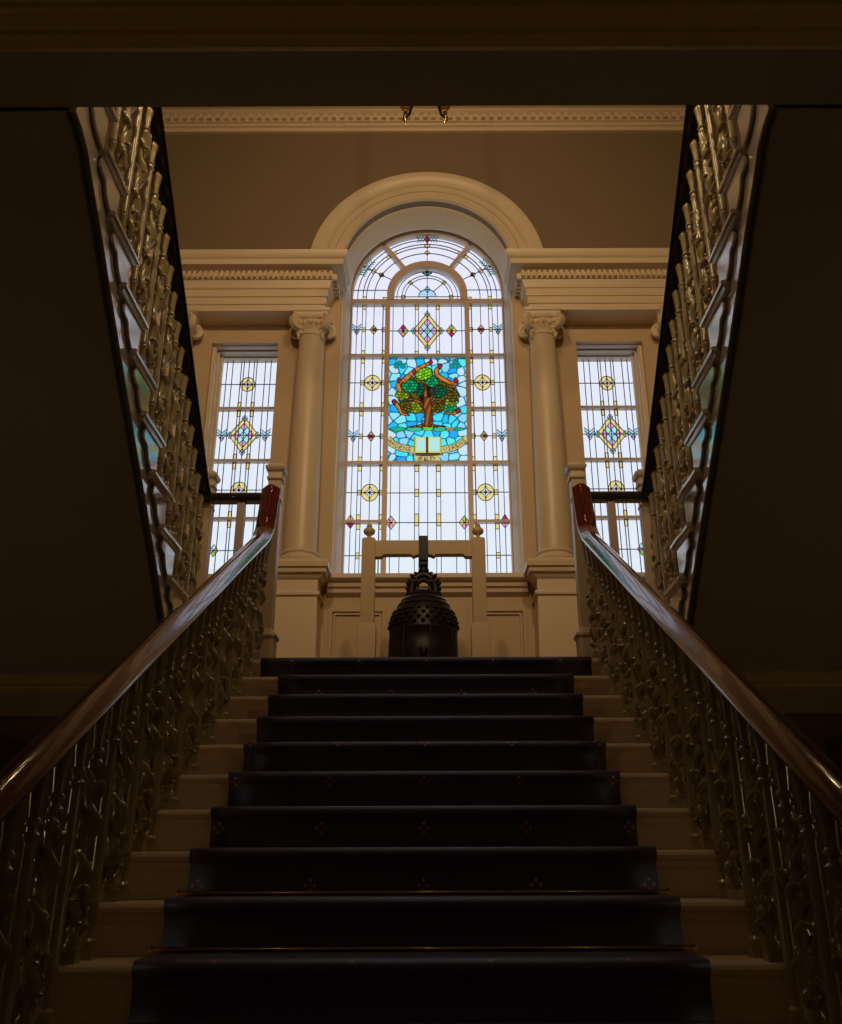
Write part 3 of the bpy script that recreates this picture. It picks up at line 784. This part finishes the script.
# ------------------------------------------------------------------ lower flight
st = thing('staircase', 'cream painted straight flight rising to the landing below the windows', 'stairs', (0, nose(-7)[0], 0))
for k in range(-7, 9):
    Y, Z = nose(k); Z -= .012; b = MB()
    pr = [(Y+.014, Z), (Y+.004, Z-.007), (Y, Z-.018), (Y+.004, Z-.030), (Y+.014, Z-.036), (Y+.024, Z-.038), (Y+.028, Z-.055), (Y+.043, Z-.068),
          (Y+.046, Z-RISE-.0), (Y+RUN+.044, Z-RISE), (Y+RUN+.044, Z)]
    b.rings([[(x, y, z) for y, z in pr] for x in (-1.17, 1.17)])
    b.build('step', M['cream'], st)
k = 9; Y, Z = nose(k); Z -= .012; b = MB()
pr = [(Y+.014, Z), (Y+.004, Z-.007), (Y, Z-.018), (Y+.004, Z-.030), (Y+.014, Z-.036), (Y+.024, Z-.038), (Y+.028, Z-.055), (Y+.043, Z-.068), (Y+.046, Z-RISE), (Y+.25, Z-RISE), (Y+.25, Z)]
b.rings([[(x, y, z) for y, z in pr] for x in (-1.17, 1.17)]); b.build('step', M['cream'], st)
for s in (-1, 1):
    b = MB(); ya, yb = nose(-7)[0]+.05, nose(9)[0]+.24
    q = [(ya, 0), (yb-.2, 0), (yb, nose(9)[1]-.75), (yb, nose(9)[1]-.012-RISE)]
    for k in range(9, -8, -1):
        y, z = nose(k); q += [(y+.05, z-.014), (y+.05, max(0, z-RISE-.012))] if k < 9 else [(y+.05, z-RISE-.012)]
    # face board following the steps, outside the treads
    qq = [(nose(-7)[0]+.06, 0), (nose(9)[0]+.24, 0), (nose(9)[0]+.24, LZ-.03)]
    qq += [(nose(9)[0]+.06, LZ-.03)]
    for k in range(8, -8, -1): y, z = nose(k); qq += [(nose(k+1)[0]+.06, z-.03), (y+.06, z-.03)]
    b.prism([qq], 0, 1.12, 1.16); b.build('side_board', M['string'], st, side=s, smooth=False)

# runner carpet, brass rods, landing carpet
def run_mesh(path, hw, name, label, thick=.010, cat='carpet'):
    b = MB(); b.uv = []; acc = 0; vs = []
    NX = 12
    for i, p in enumerate(path):
        if i: acc += math.hypot(p[0]-path[i-1][0], p[1]-path[i-1][1])
        for j in range(NX+1):
            x = -hw+2*hw*j/NX; vs.append((x, p[0], p[1])); b.uv.append((x+.21, acc))
    n = NX+1
    b.add(vs, [(i*n+j, i*n+j+1, (i+1)*n+j+1, (i+1)*n+j) for i in range(len(path)-1) for j in range(NX)])
    o = b.build(name, M['carpet'], recalc=False)
    md = o.modifiers.new('thickness', 'SOLIDIFY'); md.thickness = thick; md.offset = -1
    return tag(o, label, cat)
def nosing_path(k, Y, Z):
    rz = RISE
    return [(Y+.020, Z-rz+.004), (Y+.020, Z-.062), (Y+.014, Z-.050), (Y+.003, Z-.043), (Y-.004, Z-.036), (Y-.008, Z-.027), (Y-.007, Z-.018), (Y-.003, Z-.0095), (Y+.004, Z-.0035), (Y+.012, Z-.0005), (Y+.022, Z+.001)]
path = []
for k in range(-7, 9):
    Y, Z = nose(k); path += nosing_path(k, Y, Z)+[(Y+RUN+.018, Z+.001)]
run_mesh(path, .872, 'stair_runner', 'dark navy stair carpet with tiny flowers running up the middle of the flight')
Y, Z = nose(9); run_mesh(nosing_path(9, Y, Z)+[(6.3, Z+.001), (7.80, Z+.001)], 1.035, 'landing_carpet', 'dark flowered carpet on the landing, wider than the runner below it')
for k, lab in ((1, 'lowest visible thin brass stair rod, across the foot of a dark carpeted riser'), (2, 'thin brass stair rod, second one up from the bottom of the picture')):
    Y, Z = nose(k-1); y = nose(k)[0]+.010; z = Z+.012
    r = thing('stair_rod', lab, 'stair rod', (0, y, z), 'brass stair rods')
    b = MB(); b.tube([(-.90, y, z), (-.3, y, z), (.3, y, z), (.90, y, z)], .0075, 12); b.build('rod', M['brass'], r)
    for s in (-1, 1):
        b = MB(); b.lathe([(.001, -.012), (.009, -.010), (.013, 0), (.009, .010), (.001, .012)], (s*.906, y, z), 12); b.build('bracket', M['brass'], r)

# ------------------------------------------------------------------ balusters
def plain_mesh(h, nm):
    b = MB(); f = .024
    b.box(-f, f, -f, f, 0, .035)
    z0 = .035; zt = h
    pr = [(.022, z0), (.026, z0+.012), (.026, z0+.02), (.017, z0+.03), (.016, z0+.09), (.021, z0+.10), (.022, z0+.108), (.018, z0+.116), (.022, z0+.124), (.021, z0+.134), (.019, z0+.14),
          (.0185, h*.45), (.0165, zt-.215), (.017, zt-.21), (.024, zt-.20), (.024, zt-.192), (.017, zt-.184), (.017, zt-.172), (.024, zt-.164), (.024, zt-.156), (.016, zt-.146), (.02, zt-.10), (.025, zt-.05), (.029, zt-.035), (.029, zt-.025), (.02, zt-.018), (.02, zt)]
    b.lathe(pr, n=14); return meshonly(b, nm, [M['baluster']])
def ornate_mesh(h, nm, sgn=1):
    b = MB(); f = .024
    b.box(-f, f, -f, f, 0, .035)
    b.lathe([(.022, .035), (.026, .045), (.026, .055), (.018, .065), (.018, .085), (.023, .092), (.023, .10), (.017, .108)], n=14)
    for q in range(8):      # scrolls crowding the foot
        a = PI/4*q+.3; z = .075+.04*(q % 3); P = []
        for i in range(7):
            u = i/6; rr = .016+.020*math.sin(u*PI); P.append((rr*math.cos(a+u*.7), rr*math.sin(a+u*.7), z+.055*u))
        b.tube(P, [.005, .009, .012, .012, .010, .008, .004], 7)
    za, zb = .105, h-.21
    # twisted acanthus body: two-lobed section winding round, swelling into three bulbs
    N = 44; rs = []
    for i in range(N+1):
        t = i/N; z = za+(zb-za)*t; tw = sgn*t*2*PI*1.55
        sw = .0165+.012*abs(math.sin(t*PI*2.5))**1.2*(1 if t < .8 else .8)
        cx, cy = .008*math.cos(tw*2), .008*math.sin(tw*2)
        rs.append([(cx+sw*(1+.30*math.cos(2*(a-tw)))*math.cos(a), cy+sw*(1+.30*math.cos(2*(a-tw)))*math.sin(a), z) for a in [2*PI*j/16 for j in range(16)]])
    b.rings(rs)
    # leaves curling off the body
    for t, a0, r in ((.08, 1.3, .022), (.16, .3, .03), (.23, 3.8, .03), (.30, 2.6, .034), (.37, 5.6, .03), (.44, 4.6, .03), (.51, 2.2, .03), (.58, 1.2, .034), (.66, 4.4, .03), (.74, 3.6, .03), (.81, .8, .028), (.88, 5.4, .026)):
        z = za+(zb-za)*t; pts = []; rad = []; r *= 1.15
        for i in range(9):
            u = i/8; a = a0+sgn*u*1.5; rr = .014+r*math.sin(u*PI*.8)*.62
            pts.append((rr*math.cos(a), rr*math.sin(a), z+.085*u-.02-(.035*max(0, u-.7)*3))); rad.append(.0045+.0085*math.sin(PI*min(1, u*.9+.1)))
        b.tube(pts, rad, 7)
        b.lathe([(.001, -.011), (.008, -.007), (.011, 0), (.008, .007), (.001, .011)], pts[-1], 8)
    zt = h
    b.lathe([(.018, zb-.005), (.025, zb+.004), (.025, zb+.012), (.017, zb+.02), (.017, zb+.032), (.025, zb+.04), (.025, zb+.048), (.017, zb+.058), (.021, zt-.10), (.026, zt-.05), (.030, zt-.035), (.030, zt-.025), (.02, zt-.018), (.02, zt)], n=14)
    return meshonly(b, nm, [M['baluster']])

RAILW = .06
def railprof(w=.06, h=.068):
    c = [(w*.93, -h*.86), (w, -h*.76), (w*.99, -h*.66), (w*.90, -h*.56), (w*.62, -h*.31), (w*.32, -h*.08), (w*.16, -h*.01), (0, 0)]
    c += [(-u, z) for u, z in c[:-1][::-1]]
    return [(-w*.70, -h), (w*.70, -h), (w*.72, -h*.92)]+c+[(-w*.72, -h*.92)]
def newel(parent, x, y, z0, z1, w=.056, mt='baluster'):
    b = MB(); W = w
    b.stack(x-W, x+W, y-W, y+W, [(z0, .022), (z0+.20, .022), (z0+.205, .034), (z0+.225, .036), (z0+.235, .022), (z0+.25, .018), (z0+.265, 0), (z1-.30, 0), (z1-.295, .006), (z1-.28, .006), (z1-.275, 0),
            (z1-.14, 0), (z1-.135, .008), (z1-.12, .012), (z1-.105, .004), (z1-.075, .004), (z1-.065, .016), (z1-.045, .024), (z1-.03, .024), (z1-.025, .012), (z1-.008, .002), (z1, -.02)], back=True)
    o = b.build('newel_post', M[mt], parent, bevel=.004)
    return o
RH = .836
RX = 1.095
ph1 = None
BA_Y, BB_Y = .055, .195            # baluster positions behind each nosing
def bh(dy): return RH-.072*1.165+dy*RISE/RUN+.016
mA = {1: ornate_mesh(bh(BA_Y), 'ornate_baluster'), -1: ornate_mesh(bh(BA_Y), 'ornate_baluster', -1)}
mB = plain_mesh(bh(BB_Y), 'plain_baluster')
for s in (-1, 1):
    sd = 'left' if s < 0 else 'right'
    t = thing('stair_balustrade', 'lower %s balustrade of ornate cream balusters under a glossy red mahogany handrail' % sd, 'balustrade', (s*RX, nose(-7)[0], 0), 'balustrades of the lower flight')
    path = []
    for i in range(0, 12):
        Y = 1.12+(5.42-1.12)*i/11; path.append((Y, slope(Y)+RH))
    path += [(5.52, slope(5.52)+RH+.004), (5.585, slope(5.585)+RH+.03), (5.63, EYE+2.20), (5.665, EYE+2.29), (5.70, EYE+2.39), (5.735, EYE+2.48), (5.765, EYE+2.545)]
    b = MB(); b.sweep_yz(railprof(.066, .070), path, RX)
    # closing cap in front of the newel
    hr = b.build('handrail', M['rail'], t, side=s)
    newel(t, s*1.075, 5.85, LZ-.012, EYE+2.735, w=.046, mt='cream')
    newel(t, s*RX, 1.06, 0, 1.25, mt='cream')
    for k in range(-6, 9):
        Y, Z = nose(k); Z -= .012
        place(mA[s], 'ornate_baluster', t, (s*1.085, Y+BA_Y, Z), rz=.7*(k % 2))
        place(mB, 'plain_baluster', t, (s*1.085, Y+BB_Y, Z))
    Y, Z = nose(9); place(mA[s], 'ornate_baluster', t, (s*1.085, Y+BA_Y, Z-.012), rz=.4)
    # short rail across the gap to the upper flight
    b = MB(); z = EYE+2.535
    pr = railprof(.055, .075)
    b.rings([[(x, 5.895+u, z+w) for u, w in pr] for x in (1.112, 1.535)])
    b.build('linking_rail', M['rail_dark'], t, side=s)
    b = MB(); b.box(1.29, 1.345, 5.87, 5.925, LZ-.012, z-.072); b.build('square_post', M['frame'], t, side=s, bevel=.004)

# ------------------------------------------------------------------ upper flights
URH = 1.06
def ubh(dy): return URH-.075*1.33+dy*URISE/URUN+.02
uA = {1: ornate_mesh(ubh(.06), 'ornate_baluster'), -1: ornate_mesh(ubh(.06), 'ornate_baluster', -1)}
uB = plain_mesh(ubh(.19), 'plain_baluster')
SE = [(5.76, 1.21), (5.60, 1.355), (5.37, 1.565), (5.21, 1.715), (4.87, 2.010), (4.585, 2.248), (4.30, 2.490), (4.145, 2.624), (3.918, 2.825), (3.695, 3.030), (3.50, 3.190), (3.38, 3.262), (3.26, 3.300), (3.145, 3.312)]
SXF = 1.61
SE = [(y*.982, z*.982) for y, z in SE[:-3]]+[(3.33, 3.232), (3.24, 3.275), (3.155, 3.29)]
for s in (-1, 1):
    sd = 'left' if s < 0 else 'right'
    t = thing('upper_staircase', 'upper %s flight seen from below, its pale open side carrying scroll brackets' % sd, 'stairs', (s*2.3, 5.9, LZ), 'upper flights')
    for j in range(1, 11):
        Y, Z = unose(j); b = MB()
        pr = [(Y-.014, Z), (Y-.003, Z-.008), (Y, Z-.02), (Y-.004, Z-.034), (Y-.016, Z-.042), (Y-.03, Z-.046), (Y-.035, Z-.06), (Y-.05, Z-.075), (Y-.052, Z-URISE-.01), (Y-.08, Z-URISE-.01), (Y-.08, Z-.05), (Y-URUN-.05, Z-.05), (Y-URUN-.05, Z)]
        if j == 10: pr = pr[:8]+[(Y-.052, Z-URISE), (Y-.08, Z-URISE), (Y-.08, Z-.05), (3.15, Z-.05), (3.15, Z)]
        b.rings([[(x, y, z) for y, z in pr] for x in (SXF+.01, HX-.005)])
        # moulded tread end overhanging the string
        e0, e1 = (Y-URUN-.13, Y) if j < 9 else (3.16 if j == 10 else Y-URUN-.04, Y)
        L = [(Z-.075, -.052), (Z-.062, -.040), (Z-.058, -.022), (Z-.040, -.014), (Z-.034, -.002), (Z-.02, 0), (Z-.006, -.004), (Z, -.012)]
        b.rings([[(SXF-.05-p, e0-p*.3, z), (SXF+.03, e0-p*.3, z), (SXF+.03, e1+p, z), (SXF-.05-p, e1+p, z)] for z, p in L])
        b.build('step', M['string'], t, side=s)
        # scroll bracket under the tread end
        if j > 1:
            zt_ = Z-.06; yb = Y-.052; r = URUN
            q = [(yb+.004, zt_), (yb-r+.0, zt_)]
            pts = [(-.93, -.05), (-.97, -.18), (-.94, -.30), (-.84, -.37), (-.74, -.36), (-.66, -.43), (-.60, -.58), (-.50, -.74), (-.34, -.88), (-.15, -.97), (.0, -1.0)]
            n = len(pts); q += [(yb+u*r, zt_+w*(URISE-.035)) for u, w in pts]
            b = MB(); b.prism([q[::-1]], 0, SXF-.022, SXF+.004)
            b.tube([(SXF-.012, yb+u*r, zt_+w*(URISE-.035)) for u, w in pts], .009, 8)
            b.build('bracket', M['string'], t, side=s)
    # string board
    top = []
    for j in range(1, 11):
        Y, Z = unose(j); top += [(Y-.05, Z-URISE-.05 if j > 1 else LZ-.03), (Y-.05, Z-.05)]
    q = [(3.16, GZ-.02)]+top[::-1][:-1]+[(5.86, LZ-.02), (5.75, EYE+1.13)]+[(y, EYE+z) for y, z in SE]
    b = MB(); b.prism([q], 0, SXF, SXF+.035); b.build('stringer', M['string'], t, side=s, smooth=False)
    # bead along the lower edge and the sloping soffit
    b = MB()
    for rr, dx, dz in ((.010, .020, .0), (.008, .040, -.006)): b.tube([(SXF+dx, y, EYE+z+dz) for y, z in SE], rr, 8)
    b.build('edge_bead', M['bead'], t, side=s)
    b = MB(); N = len(SE)
    rs = [[(x, y, EYE+z+.0+(0 if x < 1.75 else .0)) for x in (SXF+.03, HX-.005)]+[(x, y+.02, EYE+z+.03) for x in (HX-.005, SXF+.03)] for y, z in SE]
    b.rings(rs); b.build('soffit', M['soffit'], t, side=s)
    # balustrade
    t = thing('stair_balustrade', 'upper %s balustrade climbing toward the viewer, dark handrail over ornate balusters' % sd, 'balustrade', (s*1.6, 5.9, LZ), 'balustrades of the upper flights')
    path = [(6.0, uslope(5.88)+URH-.03), (5.93, uslope(5.88)+URH-.01)]+[(Y, uslope(Y)+URH) for Y in (5.80, 5.4, 5.0, 4.5, 4.0, 3.75, 3.6)]
    path += [(3.50, uslope(3.52)+URH), (3.40, GZ+URH+.01), (3.2, GZ+URH+.01)]
    b = MB(); b.sweep_yz([(u, -w) for u, w in railprof(.062, .075)], path, 1.60)
    b.build('handrail', M['rail_dark'], t, side=s)
    newel(t, s*1.59, 5.985, LZ-.012, EYE+2.74, w=.044, mt='cream')
    for j in range(1, 10):
        Y, Z = unose(j)
        place(uA[s], 'ornate_baluster', t, (s*1.61, Y-.065, Z), rz=.8*(j % 2))
        place(uB, 'plain_baluster', t, (s*1.61, Y-.19, Z))
    place(uB, 'plain_baluster', t, (s*1.61, 3.42, GZ), sz=.93); place(uA[s], 'ornate_baluster', t, (s*1.61, 3.27, GZ))

# ------------------------------------------------------------------ bell and its stand on the landing
BX, BY = -.028, 6.9
stand = thing('bell_stand', 'cream painted timber frame with ball finials holding the large dark bell', 'stand', (BX, BY, LZ))
zb_, zt_ = EYE+2.385, EYE+2.53
for s in (-1, 1):
    x = BX+s*.447; b = MB()
    zz = EYE+1.815
    b.stack(x-.055, x+.055, BY-.055, BY+.055, [(LZ+.001, .018), (zz-.02, .018), (zz, .012), (zz+.015, .0), (zt_+.005, 0), (zt_+.02, -.014), (zt_+.022, -.03)], back=True)
    po = b.build('post', M['stand'], stand, bevel=.005)
    b = MB(); b.lathe([(.03, 0), (.02, .012), (.016, .022), (.022, .032), (.042, .045), (.05, .062), (.046, .08), (.032, .094), (.02, .10), (.024, .112), (.02, .124), (.008, .134), (.001, .137)], (x, BY, zt_+.02), 20)
    b.build('finial', M['stand'], po)
    b = MB(); b.box(x-.07, x+.07, BY-.32, BY+.32, LZ+.001, LZ+.06); b.build('foot', M['stand'], stand, bevel=.01)
x0, x1 = BX-.395, BX+.395
q = [(x0, zt_-.005)]
for x, z in ((x0, zb_), (BX-.385, zb_), (BX-.375, zb_-.0), (BX-.34, zb_+.0), (BX-.325, zb_+.018), (BX-.10, zb_+.018), (BX-.085, zb_+.0), (BX-.06, zb_+.012), (BX-.035, zb_+.018), (BX+.035, zb_+.018), (BX+.06, zb_+.012), (BX+.085, zb_), (BX+.10, zb_+.018), (BX+.325, zb_+.018), (BX+.34, zb_), (BX+.385, zb_), (x1, zb_)):
    q.append((x, z))
q.append((x1, zt_-.005))
b = MB(); b.prism([q], 1, BY-.04, BY+.04); b.build('crossbeam', M['stand'], stand, smooth=False, bevel=.004)
b = MB(); b.box(BX-.038, BX+.038, BY-.05, BY-.042, zb_-.05, zt_+.03); b.box(BX-.038, BX+.038, BY+.042, BY+.05, zb_-.05, zt_+.03); b.box(BX-.038, BX+.038, BY-.05, BY+.05, zt_+.022, zt_+.03)
b.box(BX-.036, BX+.036, BY-.05, BY+.05, zb_-.075, zb_-.03)
b.build('hanging_strap', M['strap'], stand, bevel=.002)
bell = thing('bell', 'large dark bronze bell with studded shoulder and dragon loop, hanging in the cream frame', 'bell', (BX, BY, LZ+.27))
b = MB(); z0 = EYE+1.43
pr = [(.28, 0), (.292, .0), (.30, .01), (.30, .035), (.29, .045), (.286, .12), (.284, .20), (.280, .21), (.279, .31), (.284, .32), (.284, .335), (.278, .345), (.276, .385), (.262, .45), (.243, .495), (.222, .525), (.225, .535), (.218, .548), (.195, .562), (.19, .575), (.193, .583), (.17, .60), (.15, .615), (.152, .625), (.13, .64), (.115, .655), (.08, .668), (.001, .672)]
inner = [(.001, .63), (.10, .61), (.2, .50), (.25, .40), (.26, .1), (.28, 0)]
b.lathe([(r*.95, z) for r, z in inner+pr], (BX, BY, z0), 48)
# relief ribs dividing the waist
for i in range(8):
    a = 2*PI*i/8+.2; ca, sa = math.cos(a), math.sin(a)
    b.tube([(BX+.275*ca, BY+.275*sa, z0+.05), (BX+.271*ca, BY+.271*sa, z0+.2), (BX+.266*ca, BY+.266*sa, z0+.33)], .007, 6)
b.lathe([(.001, -.03), (.03, -.028), (.036, 0), (.03, .028), (.001, .03)], (BX, BY-.264, z0+.12), 16)
body = b.build('bell_body', M['bronze'], bell)
sm = MB(); sm.lathe([(.001, -.016), (.013, -.011), (.018, .0), (.013, .011), (.001, .017)], n=10); smm = meshonly(sm, 'stud', [M['bronze']])
for rrow, zrow, off in ((.284, .365, 0), (.277, .40, .5), (.266, .437, 0), (.250, .475, .5)):
    for i in range(24):
        a = 2*PI*(i+off)/24
        place(smm, 'stud', bell, (BX+.95*rrow*math.cos(a), BY+.95*rrow*math.sin(a), z0+zrow))
# dragon loop
b = MB()
for s in (-1, 1):
    P = [(BX+s*.098, BY, z0+.63), (BX+s*.095, BY, z0+.69), (BX+s*.088, BY, z0+.735), (BX+s*.065, BY, z0+.775), (BX+s*.03, BY, z0+.80), (BX, BY, z0+.81)]
    b.tube(P, [.045, .040, .040, .038, .034, .03], 12)
    P = [(BX+s*.055, BY-.01, z0+.655), (BX+s*.052, BY-.01, z0+.70), (BX+s*.045, BY, z0+.745), (BX, BY, z0+.775)]
    b.tube(P, [.022, .016, .022, .02], 10)
    for (u, w, du, dw, r) in ((.115, .655, .03, -.02, .016), (.12, .69, .028, -.005, .016), (.115, .725, .03, .012, .016), (.10, .755, .03, .018, .016), (.08, .785, .03, .022, .016), (.048, .81, .028, .016, .014), (.03, .82, .006, .03, .012)):
        b.tube([(BX+s*(u-.01), BY, z0+w), (BX+s*(u+du*.5), BY-.01, z0+w+dw*.5), (BX+s*(u+du*.9), BY-.012, z0+w+dw*1.2)], [r*1.4, r*1.1, .006], 8)
b.lathe([(.001, -.035), (.028, -.03), (.036, 0), (.028, .03), (.001, .035)], (BX, BY, z0+.845), 16)
b.tube([(BX, BY, z0+.80), (BX, BY, z0+.87), (BX, BY, zb_-.05)], .02, 12)
b.build('dragon_loop', M['bronze'], bell)

# ------------------------------------------------------------------ chandelier over the well
CY, CZ = 5.0, EYE+5.62
ch = thing('chandelier', 'brass chandelier whose lowest curled arms just show below the gallery beam', 'chandelier', (0, CY, CZ))
b = MB(); b.lathe([(.001, .02), (.04, .03), (.07, .08), (.05, .14), (.03, .2), (.05, .26), (.03, .32), (.02, .6), (.03, .64), (.012, .7), (.012, TOP-CZ-.06), (.09, TOP-CZ-.04), (.09, TOP-CZ)], (0, CY, CZ), 20)
b.build('stem', M['brass'], ch)
def arm_mesh():
    b = MB()
    P = [(.05, 0, .10), (.14, 0, .02), (.24, 0, -.085), (.33, 0, -.135), (.385, 0, -.11), (.41, 0, -.04), (.41, 0, .02)]
    Q = []
    for i in range(len(P)-1):
        for t in (0, .5): Q.append(tuple(P[i][k]+(P[i+1][k]-P[i][k])*t for k in range(3)))
    Q.append(P[-1])
    b.tube(Q, .011, 8, 1)
    b.lathe([(.001, -.165), (.010, -.15), (.013, -.11), (.016, -.06), (.014, -.02), (.03, -.01), (.045, .02), (.03, .03), (.012, .032)], (.405, 0, 0), 12)
    b.tube([(.43, 0, -.02), (.47, 0, -.05), (.44, 0, -.09)], .007, 6, 1)
    b.lathe([(.013, .03), (.013, .13), (.001, .13)], (.41, 0, 0), 12)
    return meshonly(b, 'arm', [M['brass'], M['lace']])
def bulb_mesh():
    b = MB(); b.lathe([(.008, .13), (.016, .15), (.015, .175), (.006, .20), (.001, .212)], (.41, 0, 0), 12); return meshonly(b, 'bulb', [M['bulb']])
am, bm_ = arm_mesh(), bulb_mesh()
for i in range(8):
    a = PI/8+PI/4*i
    o = place(am, 'arm', ch, (0, CY, CZ), rz=a); o2 = bpy.data.objects.new('bulb', bm_); C.objects.link(o2); o2.parent = o

# ------------------------------------------------------------------ lights
def point(name, loc, col, e, r=.1):
    l = bpy.data.lights.new(name, 'POINT'); l.color = col; l.energy = e; l.shadow_soft_size = r
    o = bpy.data.objects.new(name, l); C.objects.link(o); o.location = loc; return o
WARM = (1, .70, .38)
for i in range(4):
    a = PI/4+PI/2*i; point('chandelier_light', (.40*math.cos(a), CY+.40*math.sin(a), CZ+.26), WARM, 3, .05)
# three pendant lanterns of the lower hall, behind the viewer
for x in (-1.5, 0, 1.5): point('hall_lantern_light', (x, -2.8, EYE+1.9), WARM, 1.8, .07)
# added fill lights under the upper flights, out of view, lifting soffits and landing edge
for x in (-3.0, 3.0): point('side_fill_light', (x, 3.0, EYE+.25), (1, .76, .46), 3.4, .12)
# added fill over the well, brightening the treads and balusters
point('well_fill_light', (0, 3.3, EYE+5.3), WARM, 48, .3)
# added spots, out of view, to brighten the window wall and columns
for x in (-1.0, 1.0):
    l = bpy.data.lights.new('window_wall_fill', 'SPOT'); l.color = WARM; l.energy = 295; l.shadow_soft_size = .12
    l.spot_size = math.radians(84); l.spot_blend = .8
    o = bpy.data.objects.new('window_wall_fill', l); C.objects.link(o); o.location = (x, .9, EYE+6.6)
    o.rotation_euler = (Vector((x*1.3, 8, EYE+5.2))-Vector(o.location)).to_track_quat('-Z', 'Y').to_euler()

def portal(x, z, w, h, y):
    l = bpy.data.lights.new('sky_portal', 'AREA'); l.shape = 'RECTANGLE'; l.size = w; l.size_y = h; l.cycles.is_portal = True
    o = bpy.data.objects.new('sky_portal', l); C.objects.link(o); o.location = (x, y, z); o.rotation_euler = (-PI/2, 0, 0)
portal(0, (SILL+SPR+.9)/2, 1.8, SPR+.9-SILL, 8.7)
for s in (-1, 1): portal(s*1.9, (SILL+STOP)/2, .75, STOP-SILL, 8.7)

w = bpy.data.worlds.new('World'); bpy.context.scene.world = w; w.use_nodes = True
nt = w.node_tree; bg = nt.nodes['Background']
tc = nt.nodes.new('ShaderNodeTexCoord'); sp = nt.nodes.new('ShaderNodeSeparateXYZ'); cr = nt.nodes.new('ShaderNodeValToRGB')
nt.links.new(tc.outputs['Generated'], sp.inputs[0]); nt.links.new(sp.outputs['Z'], cr.inputs[0]); nt.links.new(cr.outputs[0], bg.inputs['Color'])
cr.color_ramp.elements[0].position = 0; cr.color_ramp.elements[0].color = (.76, .95, 1.0, 1)
cr.color_ramp.elements[1].position = .65; cr.color_ramp.elements[1].color = (.84, .87, 1.0, 1)
bg.inputs['Strength'].default_value = 1.0

# ------------------------------------------------------------------ camera
cam = bpy.data.cameras.new('camera'); co = bpy.data.objects.new('camera', cam); C.objects.link(co)
cam.sensor_fit = 'VERTICAL'; cam.sensor_height = 36; cam.lens = 894/1024*36
cam.shift_x = -10/1024
co.location = (.034, 0, EYE)
from mathutils import Matrix
co.rotation_euler = (Matrix.Rotation(PI/2+math.radians(22), 3, 'X') @ Matrix.Rotation(math.radians(-.2), 3, 'Z')).to_euler()
cam.clip_start = .05
sc = bpy.context.scene; sc.camera = co
sc.view_settings.view_transform = 'Standard'; sc.view_settings.look = 'None'; sc.view_settings.exposure = 0; sc.view_settings.gamma = 1
sc.view_settings.use_curve_mapping = False
sc.cycles.use_denoising = True
sc.cycles.max_bounces = 8; sc.cycles.transparent_max_bounces = 16
sc.cycles.sample_clamp_indirect = 6
